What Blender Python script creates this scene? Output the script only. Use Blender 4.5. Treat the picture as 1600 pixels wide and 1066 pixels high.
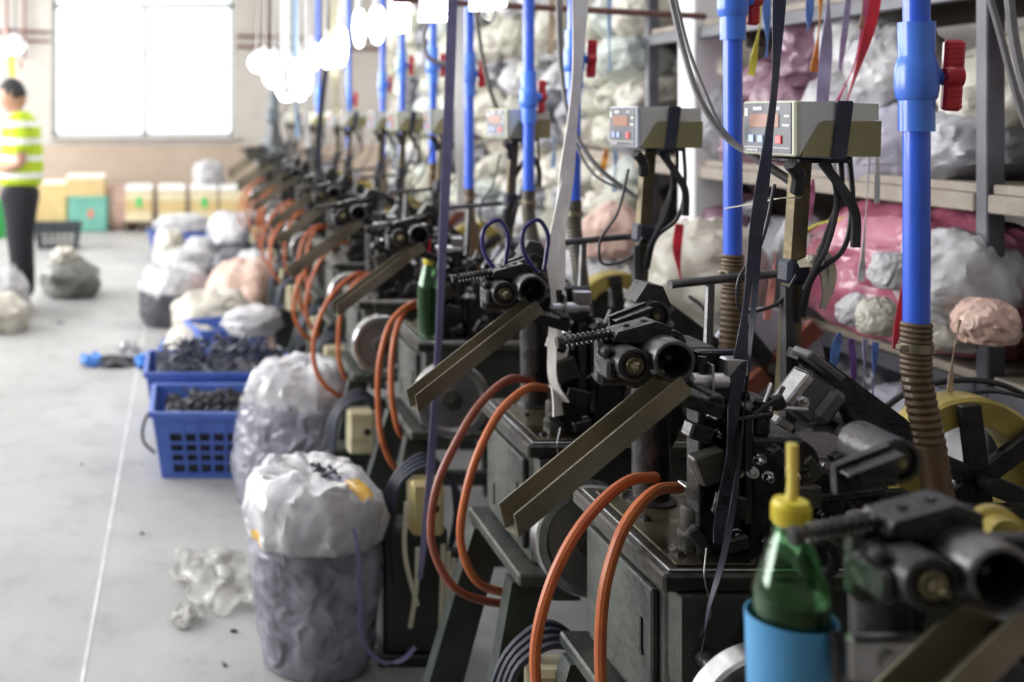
import bpy, math, random
from mathutils import Vector, Matrix, Euler, noise

# ------------------------------------------------------------------ camera, world, light, exposure
for o in list(bpy.data.objects): bpy.data.objects.remove(o)
scene = bpy.context.scene
COL = scene.collection
F = 1700.0; VX, VY, H = 285.0, 180.0, 1.45          # focal length in pixels, principal point, eye height

cam = bpy.data.cameras.new('camera'); camo = bpy.data.objects.new('camera', cam); COL.objects.link(camo)
camo.location = (0, 0, H); camo.rotation_euler = (math.radians(90), 0, 0)
cam.sensor_width = 36.0; cam.sensor_fit = 'HORIZONTAL'; cam.lens = F / 1600 * 36
cam.shift_x = (800 - VX) / 1600; cam.shift_y = -(533 - VY) / 1600
cam.clip_start = 0.05; cam.clip_end = 100
cam.dof.use_dof = True; cam.dof.focus_distance = 1.68; cam.dof.aperture_fstop = 3.0
scene.camera = camo

world = bpy.data.worlds.new('overcast_sky'); scene.world = world; world.use_nodes = True
bg = world.node_tree.nodes['Background']; bg.inputs[0].default_value = (0.985, 0.985, 1.0, 1); bg.inputs[1].default_value = 11.0
scene.view_settings.view_transform = 'Standard'; scene.view_settings.look = 'None'
scene.view_settings.exposure = 0.5; scene.view_settings.gamma = 1.0
scene.view_settings.use_curve_mapping = False
scene.cycles.use_denoising = True
scene.cycles.max_bounces = 8; scene.cycles.diffuse_bounces = 4; scene.cycles.glossy_bounces = 3
scene.cycles.transmission_bounces = 6; scene.cycles.transparent_max_bounces = 8
scene.cycles.sample_clamp_indirect = 6.0

def portal(name, loc, rot, sx, sy):
    l = bpy.data.lights.new(name, 'AREA'); l.shape = 'RECTANGLE'; l.size = sx; l.size_y = sy
    l.cycles.is_portal = True
    o = bpy.data.objects.new(name, l); COL.objects.link(o); o.location = loc; o.rotation_euler = rot
    return o
ROOM_X0, ROOM_X1, ROOM_Y0, ROOM_Y1, ROOM_Z = -4.6, 2.75, -5.0, 14.5, 4.4
ADDED_LEFT_WINDOWS = [(2.0, 5.0), (5.8, 8.8), (9.4, 13.8)]  # added openings in the unseen left wall, sized for their daylight
for a, b in ADDED_LEFT_WINDOWS:
    portal('window_daylight', (ROOM_X0 - .05, (a + b) / 2, 2.35), (0, math.radians(-90), 0), 2.3, b - a)
portal('window_daylight', (-.52, ROOM_Y1 + .05, 2.45), (math.radians(-90), 0, 0), 2.4, 2.5)

# ------------------------------------------------------------------ helpers
def px(x, y, d):                                     # a point seen at pixel (x, y) standing d metres away
    return Vector(((x - VX) * d / F, d, H - (y - VY) * d / F))

MATS = {}
def mat(name, c, rough=.5, metal=0.0, c2=None, scale=20.0, bump=0.0, bscale=None, coat=0.0, trans=0.0, emit=None, estr=0.0, detail=4.0, lo=.35, hi=.65, alpha=1.0, r2=None, sss=0.0, spec=.5, crease=0.0):
    m = bpy.data.materials.new(name); m.use_nodes = True; nt = m.node_tree; p = nt.nodes['Principled BSDF']
    p.inputs['Base Color'].default_value = (*c, 1); p.inputs['Roughness'].default_value = rough
    p.inputs['Metallic'].default_value = metal; p.inputs['Coat Weight'].default_value = coat
    p.inputs['Transmission Weight'].default_value = trans; p.inputs['Alpha'].default_value = alpha
    p.inputs['Specular IOR Level'].default_value = spec
    if sss: p.inputs['Subsurface Weight'].default_value = sss; p.inputs['Subsurface Scale'].default_value = .02
    if emit: p.inputs['Emission Color'].default_value = (*emit, 1); p.inputs['Emission Strength'].default_value = estr
    tc = nt.nodes.new('ShaderNodeTexCoord')
    if c2 or r2 is not None:
        n = nt.nodes.new('ShaderNodeTexNoise'); n.inputs['Scale'].default_value = scale; n.inputs['Detail'].default_value = detail
        nt.links.new(tc.outputs['Object'], n.inputs['Vector'])
        mr = nt.nodes.new('ShaderNodeMapRange'); mr.inputs[1].default_value = lo; mr.inputs[2].default_value = hi
        nt.links.new(n.outputs['Fac'], mr.inputs[0])
        if c2:
            mx = nt.nodes.new('ShaderNodeMix'); mx.data_type = 'RGBA'
            mx.inputs[6].default_value = (*c, 1); mx.inputs[7].default_value = (*c2, 1)
            nt.links.new(mr.outputs[0], mx.inputs[0]); nt.links.new(mx.outputs[2], p.inputs['Base Color'])
        if r2 is not None:
            mrr = nt.nodes.new('ShaderNodeMapRange'); mrr.inputs[3].default_value = rough; mrr.inputs[4].default_value = r2
            nt.links.new(mr.outputs[0], mrr.inputs[0]); nt.links.new(mrr.outputs[0], p.inputs['Roughness'])
    if bump:
        n2 = nt.nodes.new('ShaderNodeTexNoise'); n2.inputs['Scale'].default_value = bscale or scale * 2; n2.inputs['Detail'].default_value = 5
        nt.links.new(tc.outputs['Object'], n2.inputs['Vector'])
        b = nt.nodes.new('ShaderNodeBump'); b.inputs['Strength'].default_value = bump; b.inputs['Distance'].default_value = .02
        nt.links.new(n2.outputs['Fac'], b.inputs['Height']); nt.links.new(b.outputs[0], p.inputs['Normal'])
    if crease:                                       # creased plastic film
        n3 = nt.nodes.new('ShaderNodeTexNoise'); n3.noise_type = 'RIDGED_MULTIFRACTAL'; n3.inputs['Scale'].default_value = bscale or 7.0
        n3.inputs['Detail'].default_value = 2.5; n3.inputs['Roughness'].default_value = .45; n3.inputs['Distortion'].default_value = .9; n3.normalize = True
        nt.links.new(tc.outputs['Object'], n3.inputs['Vector'])
        b = nt.nodes.new('ShaderNodeBump'); b.inputs['Strength'].default_value = crease; b.inputs['Distance'].default_value = .045
        nt.links.new(n3.outputs['Fac'], b.inputs['Height']); nt.links.new(b.outputs[0], p.inputs['Normal'])
    MATS[name] = m
    return m

M = MATS
mat('black_iron', (.009, .009, .010), .26, .2, (.024, .023, .022), 25, .22, 90, r2=.45)
mat('oiled_iron', (.022, .022, .023), .2, .6, (.06, .057, .054), 18, .12, 120, r2=.42)
mat('roller_steel', (.085, .085, .09), .30, .85, (.17, .165, .16), 30, .05, 200, r2=.42)
mat('roller_bore', (.006, .006, .007), .5, .2, (.015, .015, .015), 40)
mat('table_steel', (.035, .033, .03), .24, .6, (.085, .08, .068), 9, .12, 60, r2=.5)
mat('bed_oil', (.045, .038, .024), .12, .55, (.11, .095, .06), 6, .1, 30, r2=.34)
mat('green_cast', (.030, .036, .030), .36, .1, (.056, .062, .051), 7, .2, 50, r2=.6)
mat('dark_green', (.016, .022, .017), .45, .1, (.035, .045, .036), 10, .2, 50)
mat('slot_black', (.006, .006, .006), .7)
mat('chute_steel', (.165, .142, .10), .33, .68, (.25, .218, .16), 12, .08, 90, r2=.48)
mat('chute_edge', (.42, .41, .38), .3, .9, (.55, .54, .5), 30)
mat('chrome', (.72, .72, .74), .18, 1.0, (.5, .5, .5), 50)
mat('satin_steel', (.52, .52, .53), .3, .95, (.36, .35, .34), 40)
mat('wheel_face', (.22, .215, .21), .36, .75, (.30, .295, .285), 12, .05, 60)
mat('solenoid_grey', (.09, .09, .10), .36, .3, (.14, .14, .15), 20)
mat('press_slate', (.10, .12, .14), .45, .1, (.14, .16, .18), 8)
mat('rim_steel', (.55, .55, .56), .24, .95, (.42, .42, .42), 30)
mat('pale_steel', (.78, .78, .80), .38, .7, (.66, .66, .68), 40)
mat('brass_dark', (.22, .19, .11), .35, .85, (.12, .10, .06), 40)
mat('brass_yellow', (.50, .40, .10), .35, .45, (.36, .29, .08), 14, .1, 30)
mat('lilac_disc', (.52, .52, .60), .42, .1, (.42, .42, .5), 9)
mat('orange_hose', (.50, .135, .035), .42, 0, (.40, .09, .025), 14, .06, 200)
mat('red_brown_hose', (.26, .075, .04), .4, 0, (.19, .05, .028), 14, .06, 200)
mat('hose_sleeve', (.26, .25, .24), .4, .5, (.16, .15, .14), 40)
mat('blue_pvc', (.040, .135, .78), .30, 0, (.035, .12, .68), 12, coat=.2)
mat('blue_pvc_light', (.07, .22, .80), .30, 0, (.06, .18, .72), 12, coat=.2)
mat('red_plastic', (.55, .015, .03), .35, 0, (.45, .01, .025), 30, coat=.2)
mat('brown_hose', (.115, .066, .025), .40, 0, (.075, .045, .02), 14, .1, 60, coat=.15)
mat('dark_hose', (.05, .045, .035), .45, 0, (.08, .07, .05), 14)
mat('clamp_metal', (.30, .27, .20), .35, .85, (.2, .18, .12), 50)
mat('post_brass', (.165, .13, .062), .36, .6, (.10, .08, .045), 14, .08, 70, r2=.5)
mat('black_rubber', (.014, .014, .017), .45, 0, (.028, .028, .032), 30)
mat('grey_cable', (.20, .195, .20), .5, 0, (.15, .145, .15), 30)
mat('navy_tape', (.016, .019, .035), .55, 0, (.03, .034, .055), 30, .1, 200)
mat('white_tape', (.90, .87, .82), .6, 0, (.80, .77, .71), 30, .12, 150)
mat('lilac_tape', (.19, .18, .33), .5, 0, (.15, .14, .27), 30, .1, 200)
mat('navy_tube', (.035, .03, .17), .3, 0, (.03, .025, .12), 30)
mat('cream_plastic', (.60, .56, .38), .4, 0, (.46, .41, .24), 20)
mat('yellow_stained', (.42, .33, .10), .45, 0, (.55, .48, .25), 12)
mat('cream_strip', (.66, .63, .48), .55, 0, (.55, .52, .38), 30)
mat('box_olive', (.31, .28, .13), .34, .3, (.25, .225, .11), 14, .04, 90)
mat('box_pale', (.66, .67, .57), .35, .2, (.58, .59, .51), 14)
mat('panel_face', (.055, .060, .075), .4, 0, (.07, .075, .09), 30)
mat('panel_border', (.60, .60, .45), .4, .1, (.52, .52, .38), 30)
mat('panel_border_grey', (.48, .51, .55), .4, .1, (.42, .45, .48), 30)
mat('led_window', (.26, .085, .035), .35, 0, (.22, .07, .03), 30)
mat('print_white', (.72, .72, .72), .5)
mat('button_blue', (.35, .45, .78), .4)
mat('button_red', (.75, .06, .08), .35, emit=(1, .1, .1), estr=.15)
mat('blue_cup', (.075, .30, .56), .45, 0, (.065, .26, .50), 10)
mat('bottle_liquid', (.007, .010, .006), .15, 0, (.012, .014, .008), 20)
mat('cap_yellow', (.72, .60, .05), .4, 0, (.62, .50, .04), 30)
mat('straw_yellow', (.68, .60, .14), .35, 0, (.58, .50, .10), 20, sss=.2)
mat('rust_pipe', (.19, .085, .07), .5, .2, (.14, .07, .055), 20)
mat('rack_steel', (.085, .088, .10), .45, .4, (.12, .12, .135), 12)
mat('rack_board', (.32, .28, .23), .6, 0, (.24, .2, .16), 8, .2, 40)
mat('bag_white', (.54, .53, .535), .4, 0, (.38, .375, .39), 7, crease=.38, bscale=12, coat=.25)
mat('bag_cream', (.56, .53, .45), .43, 0, (.42, .39, .33), 7, crease=.38, bscale=12, coat=.2)
mat('bag_olive', (.46, .45, .36), .5, 0, (.34, .33, .27), 7, crease=.38, bscale=12, coat=.2)
mat('bag_grey', (.33, .33, .35), .4, 0, (.22, .22, .25), 6, crease=.38, bscale=12, coat=.3)
mat('sack_olive', (.20, .20, .185), .5, 0, (.13, .13, .12), 6, crease=.38, bscale=12, coat=.1)
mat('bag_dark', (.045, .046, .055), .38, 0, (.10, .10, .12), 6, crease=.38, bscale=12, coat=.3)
mat('bag_pink', (.40, .12, .18), .33, 0, (.22, .045, .08), 8, crease=.65, bscale=9, coat=.4)
mat('bag_mauve', (.27, .15, .20), .38, 0, (.17, .08, .12), 8, crease=.65, bscale=9, coat=.4)
mat('bag_peach', (.68, .46, .38), .45, 0, (.60, .42, .34), 7, crease=.38, bscale=12, coat=.2)
mat('bag_sage', (.50, .54, .50), .45, 0, (.40, .44, .40), 7, crease=.38, bscale=12, coat=.2)
mat('bag_lilac', (.50, .48, .56), .4, 0, (.38, .36, .45), 7, crease=.38, bscale=12, coat=.25)
mat('film_clear', (.56, .55, .56), .26, 0, (.38, .38, .41), 16, crease=.5, bscale=13, coat=.5)
mat('film_grey', (.27, .27, .325), .24, 0, (.13, .13, .165), 13, crease=.6, bscale=15, coat=.6)
mat('knot_dark', (.03, .03, .035), .5)
mat('crate_blue', (.075, .15, .52), .42, 0, (.062, .125, .45), 10)
mat('crate_dark', (.03, .04, .05), .5, 0, (.05, .06, .07), 10)
mat('scrap_black', (.012, .013, .018), .4, 0, (.04, .042, .05), 20)
mat('scrap_navy', (.02, .024, .05), .4, 0, (.05, .055, .09), 20)
mat('blue_cloth', (.03, .22, .72), .5, 0, (.03, .16, .5), 20)
mat('carton_tan', (.62, .47, .22), .6, 0, (.55, .41, .19), 6)
mat('carton_cream', (.72, .64, .42), .6, 0, (.62, .54, .34), 6)
mat('carton_lid', (.82, .78, .66), .55, 0, (.76, .72, .6), 6)
mat('teal_drum', (.16, .42, .33), .5, 0, (.13, .36, .29), 6)
mat('green_mark', (.05, .5, .12), .5)
mat('red_mark', (.7, .2, .12), .5)
mat('pallet_dark', (.06, .045, .03), .7, 0, (.09, .07, .05), 10)
mat('white_enamel', (.85, .86, .86), .4, 0, (.8, .8, .8), 10)
mat('lamp_glow', (1, 1, 1), .5, emit=(1.0, .985, .93), estr=16.0)
mat('lamp_glow_warm', (1, 1, .9), .5, emit=(1.0, .97, .78), estr=11.0)
mat('tube_glow', (1, 1, 1), .5, emit=(.93, .95, 1.0), estr=9.0)
mat('lamp_body', (.85, .86, .88), .35, 0, (.8, .8, .82), 10)
mat('strip_white', (.82, .82, .80), .5, 0, (.74, .74, .72), 10)
for nm, c in dict(ribbon_red=(.68, .02, .05), ribbon_pink=(.72, .22, .42), ribbon_orange=(.75, .30, .04), ribbon_yellow=(.66, .62, .07), ribbon_lavender=(.40, .39, .58), ribbon_blue=(.10, .22, .60), ribbon_sky=(.35, .52, .75), ribbon_white=(.66, .66, .68), ribbon_teal=(.30, .60, .55), ribbon_purple=(.20, .09, .36), ribbon_salmon=(.75, .30, .25), ribbon_tan=(.50, .38, .26)).items():
    mat(nm, c, .5, 0, tuple(v * .8 for v in c), 30, .1, 150)
mat('skin', (.50, .29, .20), .5, 0, (.44, .25, .17), 12, sss=.15)
mat('hair_black', (.012, .011, .012), .55, 0, (.03, .028, .028), 60, .4, 150)
mat('trouser_black', (.005, .006, .010), .8, 0, (.011, .012, .017), 12, .3, 40)
mat('shoe_grey', (.10, .09, .085), .6, 0, (.2, .19, .18), 12)

def shirt_material():
    m = bpy.data.materials.new('shirt_stripes'); m.use_nodes = True; nt = m.node_tree; p = nt.nodes['Principled BSDF']
    p.inputs['Roughness'].default_value = .75
    tc = nt.nodes.new('ShaderNodeTexCoord'); sep = nt.nodes.new('ShaderNodeSeparateXYZ'); nt.links.new(tc.outputs['Object'], sep.inputs[0])
    mu = nt.nodes.new('ShaderNodeMath'); mu.operation = 'MULTIPLY'; mu.inputs[1].default_value = 1 / .128; nt.links.new(sep.outputs[2], mu.inputs[0])
    fr = nt.nodes.new('ShaderNodeMath'); fr.operation = 'FRACT'; nt.links.new(mu.outputs[0], fr.inputs[0])
    gt = nt.nodes.new('ShaderNodeMath'); gt.operation = 'GREATER_THAN'; gt.inputs[1].default_value = .66; nt.links.new(fr.outputs[0], gt.inputs[0])
    mx = nt.nodes.new('ShaderNodeMix'); mx.data_type = 'RGBA'; mx.inputs[6].default_value = (.50, .66, .02, 1); mx.inputs[7].default_value = (.80, .82, .78, 1)
    nt.links.new(gt.outputs[0], mx.inputs[0]); nt.links.new(mx.outputs[2], p.inputs['Base Color'])
    n2 = nt.nodes.new('ShaderNodeTexNoise'); n2.inputs['Scale'].default_value = 9; nt.links.new(tc.outputs['Object'], n2.inputs['Vector'])
    b = nt.nodes.new('ShaderNodeBump'); b.inputs['Strength'].default_value = .5; b.inputs['Distance'].default_value = .03
    nt.links.new(n2.outputs['Fac'], b.inputs['Height']); nt.links.new(b.outputs[0], p.inputs['Normal'])
    MATS['shirt_stripes'] = m
shirt_material()

def frame_to(p0, p1):                                # rotation that takes +Z to p1 - p0
    return (Vector(p1) - Vector(p0)).to_track_quat('Z', 'Y').to_matrix()

class MB:
    def __init__(s): s.v = []; s.f = []
    def add(s, vs, fs, X=None):
        k = len(s.v)
        s.v += [tuple(X @ Vector(v)) if X is not None else tuple(v) for v in vs]
        s.f += [tuple(i + k for i in f) for f in fs]
        return s
    def box(s, c, size, b=0.0, rot=None):            # centre, full sizes, chamfer
        hx, hy, hz = (v / 2 for v in size)
        b = min(b, hx * .9, hy * .9, hz * .9)
        X = Matrix.Translation(c) @ (Euler(rot).to_matrix().to_4x4() if rot else Matrix())
        if b <= 0:
            vs = [(x * hx, y * hy, z * hz) for x in (-1, 1) for y in (-1, 1) for z in (-1, 1)]
            return s.add(vs, [(0, 1, 3, 2), (4, 6, 7, 5), (0, 4, 5, 1), (2, 3, 7, 6), (0, 2, 6, 4), (1, 5, 7, 3)], X)
        vs = []; idx = {}
        for sx in (-1, 1):
            for sy in (-1, 1):
                for sz in (-1, 1):
                    for a in range(3):
                        q = [sx * (hx - b), sy * (hy - b), sz * (hz - b)]
                        q[a] = (sx, sy, sz)[a] * (hx, hy, hz)[a]
                        idx[(sx, sy, sz, a)] = len(vs); vs.append(q)
        fs = []
        for sg in (-1, 1):
            for a in range(3):
                o1, o2 = [k for k in range(3) if k != a]
                f = []
                for u, w in ((-1, -1), (1, -1), (1, 1), (-1, 1)):
                    t = [0, 0, 0]; t[a] = sg; t[o1] = u; t[o2] = w; f.append(idx[(*t, a)])
                fs.append(tuple(f))
        for a in range(3):
            o1, o2 = [k for k in range(3) if k != a]
            for u in (-1, 1):
                for w in (-1, 1):
                    t0 = [0, 0, 0]; t1 = [0, 0, 0]; t0[a] = -1; t1[a] = 1; t0[o1] = t1[o1] = u; t0[o2] = t1[o2] = w
                    fs.append((idx[(*t0, o1)], idx[(*t1, o1)], idx[(*t1, o2)], idx[(*t0, o2)]))
        for sx in (-1, 1):
            for sy in (-1, 1):
                for sz in (-1, 1): fs.append(tuple(idx[(sx, sy, sz, a)] for a in range(3)))
        return s.add(vs, fs, X)
    def rng(s, x0, x1, y0, y1, z0, z1, b=0.0): return s.box(((x0 + x1) / 2, (y0 + y1) / 2, (z0 + z1) / 2), (x1 - x0, y1 - y0, z1 - z0), b)
    def lathe(s, prof, p0=(0, 0, 0), axis=(0, 0, 1), n=24):   # prof: (radius, height); closes at radius 0
        X = Matrix.Translation(p0) @ Vector(axis).to_track_quat('Z', 'Y').to_matrix().to_4x4()
        vs = []; fs = []
        for r, h in prof:
            for k in range(n):
                a = 2 * math.pi * k / n; vs.append((r * math.cos(a), r * math.sin(a), h))
        for i in range(len(prof) - 1):
            for k in range(n):
                a, b = i * n + k, i * n + (k + 1) % n
                fs.append((a, b, b + n, a + n))
        return s.add(vs, fs, X)
    def cyl(s, p0, p1, r, n=16, r1=None, b=0.0):
        L = (Vector(p1) - Vector(p0)).length; r1 = r if r1 is None else r1
        pr = [(0, 0), (r - b, 0)] + ([(r, b), (r1, L - b)] if b else [(r1, L)]) + [(r1 - b, L), (0, L)] if b else [(0, 0), (r, 0), (r1, L), (0, L)]
        return s.lathe(pr, p0, Vector(p1) - Vector(p0), n)
    def tube(s, path, r, n=8, caps=True):
        P = [Vector(p) for p in path]; vs = []; fs = []
        up = None
        for i, p in enumerate(P):
            t = (P[min(i + 1, len(P) - 1)] - P[max(i - 1, 0)]).normalized()
            if up is None:
                up = Vector((0, 0, 1)) if abs(t.z) < .9 else Vector((0, 1, 0))
            sx = t.cross(up).normalized(); up = sx.cross(t).normalized()
            rr = r(i / (len(P) - 1)) if callable(r) else r
            for k in range(n):
                a = 2 * math.pi * k / n; vs.append(p + sx * math.cos(a) * rr + up * math.sin(a) * rr)
        for i in range(len(P) - 1):
            for k in range(n):
                a, b = i * n + k, i * n + (k + 1) % n; fs.append((a, b, b + n, a + n))
        if caps: fs += [tuple(range(n))[::-1], tuple(range((len(P) - 1) * n, len(P) * n))]
        return s.add(vs, fs)
    def ribbon(s, path, w, th=.0016, side=(1, 0, 0), twist=None):   # a flat tape with thickness
        P = [Vector(p) for p in path]; vs = []; fs = []
        for i, p in enumerate(P):
            t = (P[min(i + 1, len(P) - 1)] - P[max(i - 1, 0)]).normalized()
            sd = Vector(side); sd = (sd - t * sd.dot(t)).normalized()
            if twist: sd = Matrix.Rotation(twist(i / (len(P) - 1)), 3, t) @ sd
            nn = t.cross(sd)
            ww = w(i / (len(P) - 1)) if callable(w) else w
            for a, b in ((-1, -1), (1, -1), (1, 1), (-1, 1)): vs.append(p + sd * a * ww / 2 + nn * b * th / 2)
        for i in range(len(P) - 1):
            for k in range(4): a, b = i * 4 + k, i * 4 + (k + 1) % 4; fs.append((a, b, b + 4, a + 4))
        fs += [(3, 2, 1, 0), tuple(range(len(vs) - 4, len(vs)))]
        return s.add(vs, fs)
    def prism(s, pts, y0, y1, X=None):               # outline in (x, z) extruded along y
        n = len(pts); vs = [(x, y0, z) for x, z in pts] + [(x, y1, z) for x, z in pts]
        fs = [tuple(range(n)), tuple(range(n, 2 * n))[::-1]] + [(i, i + n, (i + 1) % n + n, (i + 1) % n) for i in range(n)]
        return s.add(vs, fs, X)
    def helix(s, p0, p1, R, r, turns, n=5, seg=9):
        A = Vector(p0); D = Vector(p1) - A; q = D.to_track_quat('Z', 'Y').to_matrix(); N = int(turns * seg)
        return s.tube([A + D * (i / N) + q @ Vector((R * math.cos(2 * math.pi * i / seg), R * math.sin(2 * math.pi * i / seg), 0)) for i in range(N + 1)], r, n)
    def mesh(s, name, smooth=35):
        me = bpy.data.meshes.new(name); me.from_pydata([tuple(v) for v in s.v], [], s.f)
        me.validate(); me.update()
        if smooth:
            me.shade_smooth(); me.set_sharp_from_angle(angle=math.radians(smooth))
        return me

def recalc(me):
    import bmesh
    bm = bmesh.new(); bm.from_mesh(me); bmesh.ops.remove_doubles(bm, verts=bm.verts, dist=1e-6); bmesh.ops.recalc_face_normals(bm, faces=bm.faces); bm.to_mesh(me); bm.free()

def link(name, me, material, parent=None, loc=None, rot=None, scl=None, label=None, cat=None, group=None, kind=None):
    if isinstance(me, MB): me = me.mesh(name); recalc(me); me.shade_smooth(); me.set_sharp_from_angle(angle=math.radians(35))
    if not me.materials: me.materials.append(M[material])
    o = bpy.data.objects.new(name, me); COL.objects.link(o); o.parent = parent
    if me.materials[0] != M[material]:
        o.material_slots[0].link = 'OBJECT'; o.material_slots[0].material = M[material]
    if loc is not None: o.location = loc
    if rot is not None: o.rotation_euler = rot
    if scl is not None: o.scale = scl
    tag(o, label, cat, group, kind)
    return o
def tag(o, label=None, cat=None, group=None, kind=None):
    if label: o['label'] = label
    if cat: o['category'] = cat
    if group: o['group'] = group
    if kind: o['kind'] = kind
    return o
def thing(name, loc, label, cat, group=None, rotz=0.0):
    o = bpy.data.objects.new(name, None); COL.objects.link(o); o.location = loc; o.rotation_euler = (0, 0, rotz); o.empty_display_size = .05
    return tag(o, label, cat, group)
CACHE = {}
def part(parent, name, key, build, material, **kw):  # alike pieces share one mesh
    if key not in CACHE:
        mb = MB(); build(mb); me = mb.mesh(name); recalc(me); me.shade_smooth(); me.set_sharp_from_angle(angle=math.radians(35)); CACHE[key] = me
    return link(name, CACHE[key], material, parent, **kw)
def spline(pts, n=10):                               # smooth curve through the points, chord-length tangents
    P = [Vector(p) for p in pts]; L = [max((P[i + 1] - P[i]).length, 1e-6) for i in range(len(P) - 1)]; T = []
    for i in range(len(P)):
        if i == 0: T.append((P[1] - P[0]) / L[0])
        elif i == len(P) - 1: T.append((P[-1] - P[-2]) / L[-1])
        else: T.append(((P[i + 1] - P[i]) / L[i] * L[i - 1] + (P[i] - P[i - 1]) / L[i - 1] * L[i]) / (L[i] + L[i - 1]))
    out = []
    for i in range(len(P) - 1):
        for k in range(n):
            t = k / n; h = L[i]
            out.append(P[i] * (2 * t ** 3 - 3 * t * t + 1) + T[i] * h * (t ** 3 - 2 * t * t + t) + P[i + 1] * (3 * t * t - 2 * t ** 3) + T[i + 1] * h * (t ** 3 - t * t))
    out.append(P[-1]); return out
ORD = ['nearest', 'second', 'third', 'fourth', 'fifth', 'sixth', 'seventh', 'eighth', 'ninth', 'tenth', 'eleventh', 'twelfth', 'thirteenth', 'fourteenth', 'fifteenth', 'sixteenth']
#==BODY==
# ------------------------------------------------------------------ the setting
def surface_mat(name, build):
    m = bpy.data.materials.new(name); m.use_nodes = True; build(m.node_tree, m.node_tree.nodes['Principled BSDF']); MATS[name] = m
def noise_node(nt, scale, detail=6, rough=.55):
    tc = nt.nodes.new('ShaderNodeTexCoord'); n = nt.nodes.new('ShaderNodeTexNoise')
    n.inputs['Scale'].default_value = scale; n.inputs['Detail'].default_value = detail; n.inputs['Roughness'].default_value = rough
    nt.links.new(tc.outputs['Object'], n.inputs['Vector']); return n
def ramp(nt, src, stops):
    r = nt.nodes.new('ShaderNodeValToRGB'); nt.links.new(src, r.inputs[0])
    e = r.color_ramp.elements
    while len(e) < len(stops): e.new(.5)
    for k, (p, c) in enumerate(stops): e[k].position = p; e[k].color = (*c, 1)
    return r
def mixc(nt, a, b, fac=None, mode='MIX', f=.5):
    m = nt.nodes.new('ShaderNodeMix'); m.data_type = 'RGBA'; m.blend_type = mode; m.inputs[0].default_value = f
    nt.links.new(a, m.inputs[6]); nt.links.new(b, m.inputs[7])
    if fac is not None: nt.links.new(fac, m.inputs[0])
    return m.outputs[2]
def floor_build(nt, p):
    a = ramp(nt, noise_node(nt, 1.3, 8).outputs[0], [(.3, (.30, .297, .292)), (.7, (.40, .396, .388))])
    s = ramp(nt, noise_node(nt, 6, 8, .65).outputs[0], [(.52, (1, 1, 1)), (.72, (.72, .72, .72))])
    sp = ramp(nt, noise_node(nt, 45, 4).outputs[0], [(.66, (1, 1, 1)), (.75, (.62, .61, .60))])
    c = mixc(nt, a.outputs[0], s.outputs[0], mode='MULTIPLY', f=.7); c = mixc(nt, c, sp.outputs[0], mode='MULTIPLY', f=.7)
    nt.links.new(c, p.inputs['Base Color'])
    r = ramp(nt, noise_node(nt, 3, 5).outputs[0], [(.3, (.42,) * 3), (.7, (.62,) * 3)]); nt.links.new(r.outputs[0], p.inputs['Roughness'])
    b = nt.nodes.new('ShaderNodeBump'); b.inputs['Strength'].default_value = .15; b.inputs['Distance'].default_value = .01
    nt.links.new(noise_node(nt, 60, 5).outputs[0], b.inputs['Height']); nt.links.new(b.outputs[0], p.inputs['Normal'])
surface_mat('concrete_floor', floor_build)
def wall_build(c1, c2):
    def f(nt, p):
        a = ramp(nt, noise_node(nt, .9, 8).outputs[0], [(.3, c1), (.7, c2)])
        s = ramp(nt, noise_node(nt, 7, 8, .7).outputs[0], [(.5, (1, 1, 1)), (.75, (.82, .8, .78))])
        nt.links.new(mixc(nt, a.outputs[0], s.outputs[0], mode='MULTIPLY', f=.8), p.inputs['Base Color']); p.inputs['Roughness'].default_value = .85
        b = nt.nodes.new('ShaderNodeBump'); b.inputs['Strength'].default_value = .2; b.inputs['Distance'].default_value = .02
        nt.links.new(noise_node(nt, 25, 5).outputs[0], b.inputs['Height']); nt.links.new(b.outputs[0], p.inputs['Normal'])
    return f
surface_mat('wall_plaster', wall_build((.44, .41, .37), (.52, .49, .45)))
surface_mat('wall_dado', wall_build((.40, .32, .25), (.48, .39, .31)))
surface_mat('ceiling_paint', wall_build((.62, .62, .62), (.70, .70, .70)))
mat('window_metal', (.52, .56, .56), .45, .3, (.46, .5, .5), 10)
mat('seam_white', (.66, .66, .65), .6, 0, (.5, .5, .49), 10)
def glass_mat():
    m = bpy.data.materials.new('window_glass'); m.use_nodes = True; nt = m.node_tree; nt.nodes.remove(nt.nodes['Principled BSDF'])
    out = nt.nodes['Material Output']; t = nt.nodes.new('ShaderNodeBsdfTransparent'); g = nt.nodes.new('ShaderNodeBsdfGlossy'); g.inputs[1].default_value = .05
    t.inputs[0].default_value = (.41, .42, .42, 1)
    mx = nt.nodes.new('ShaderNodeMixShader'); mx.inputs[0].default_value = .06
    nt.links.new(t.outputs[0], mx.inputs[1]); nt.links.new(g.outputs[0], mx.inputs[2]); nt.links.new(mx.outputs[0], out.inputs[0]); MATS['window_glass'] = m
glass_mat()
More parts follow.
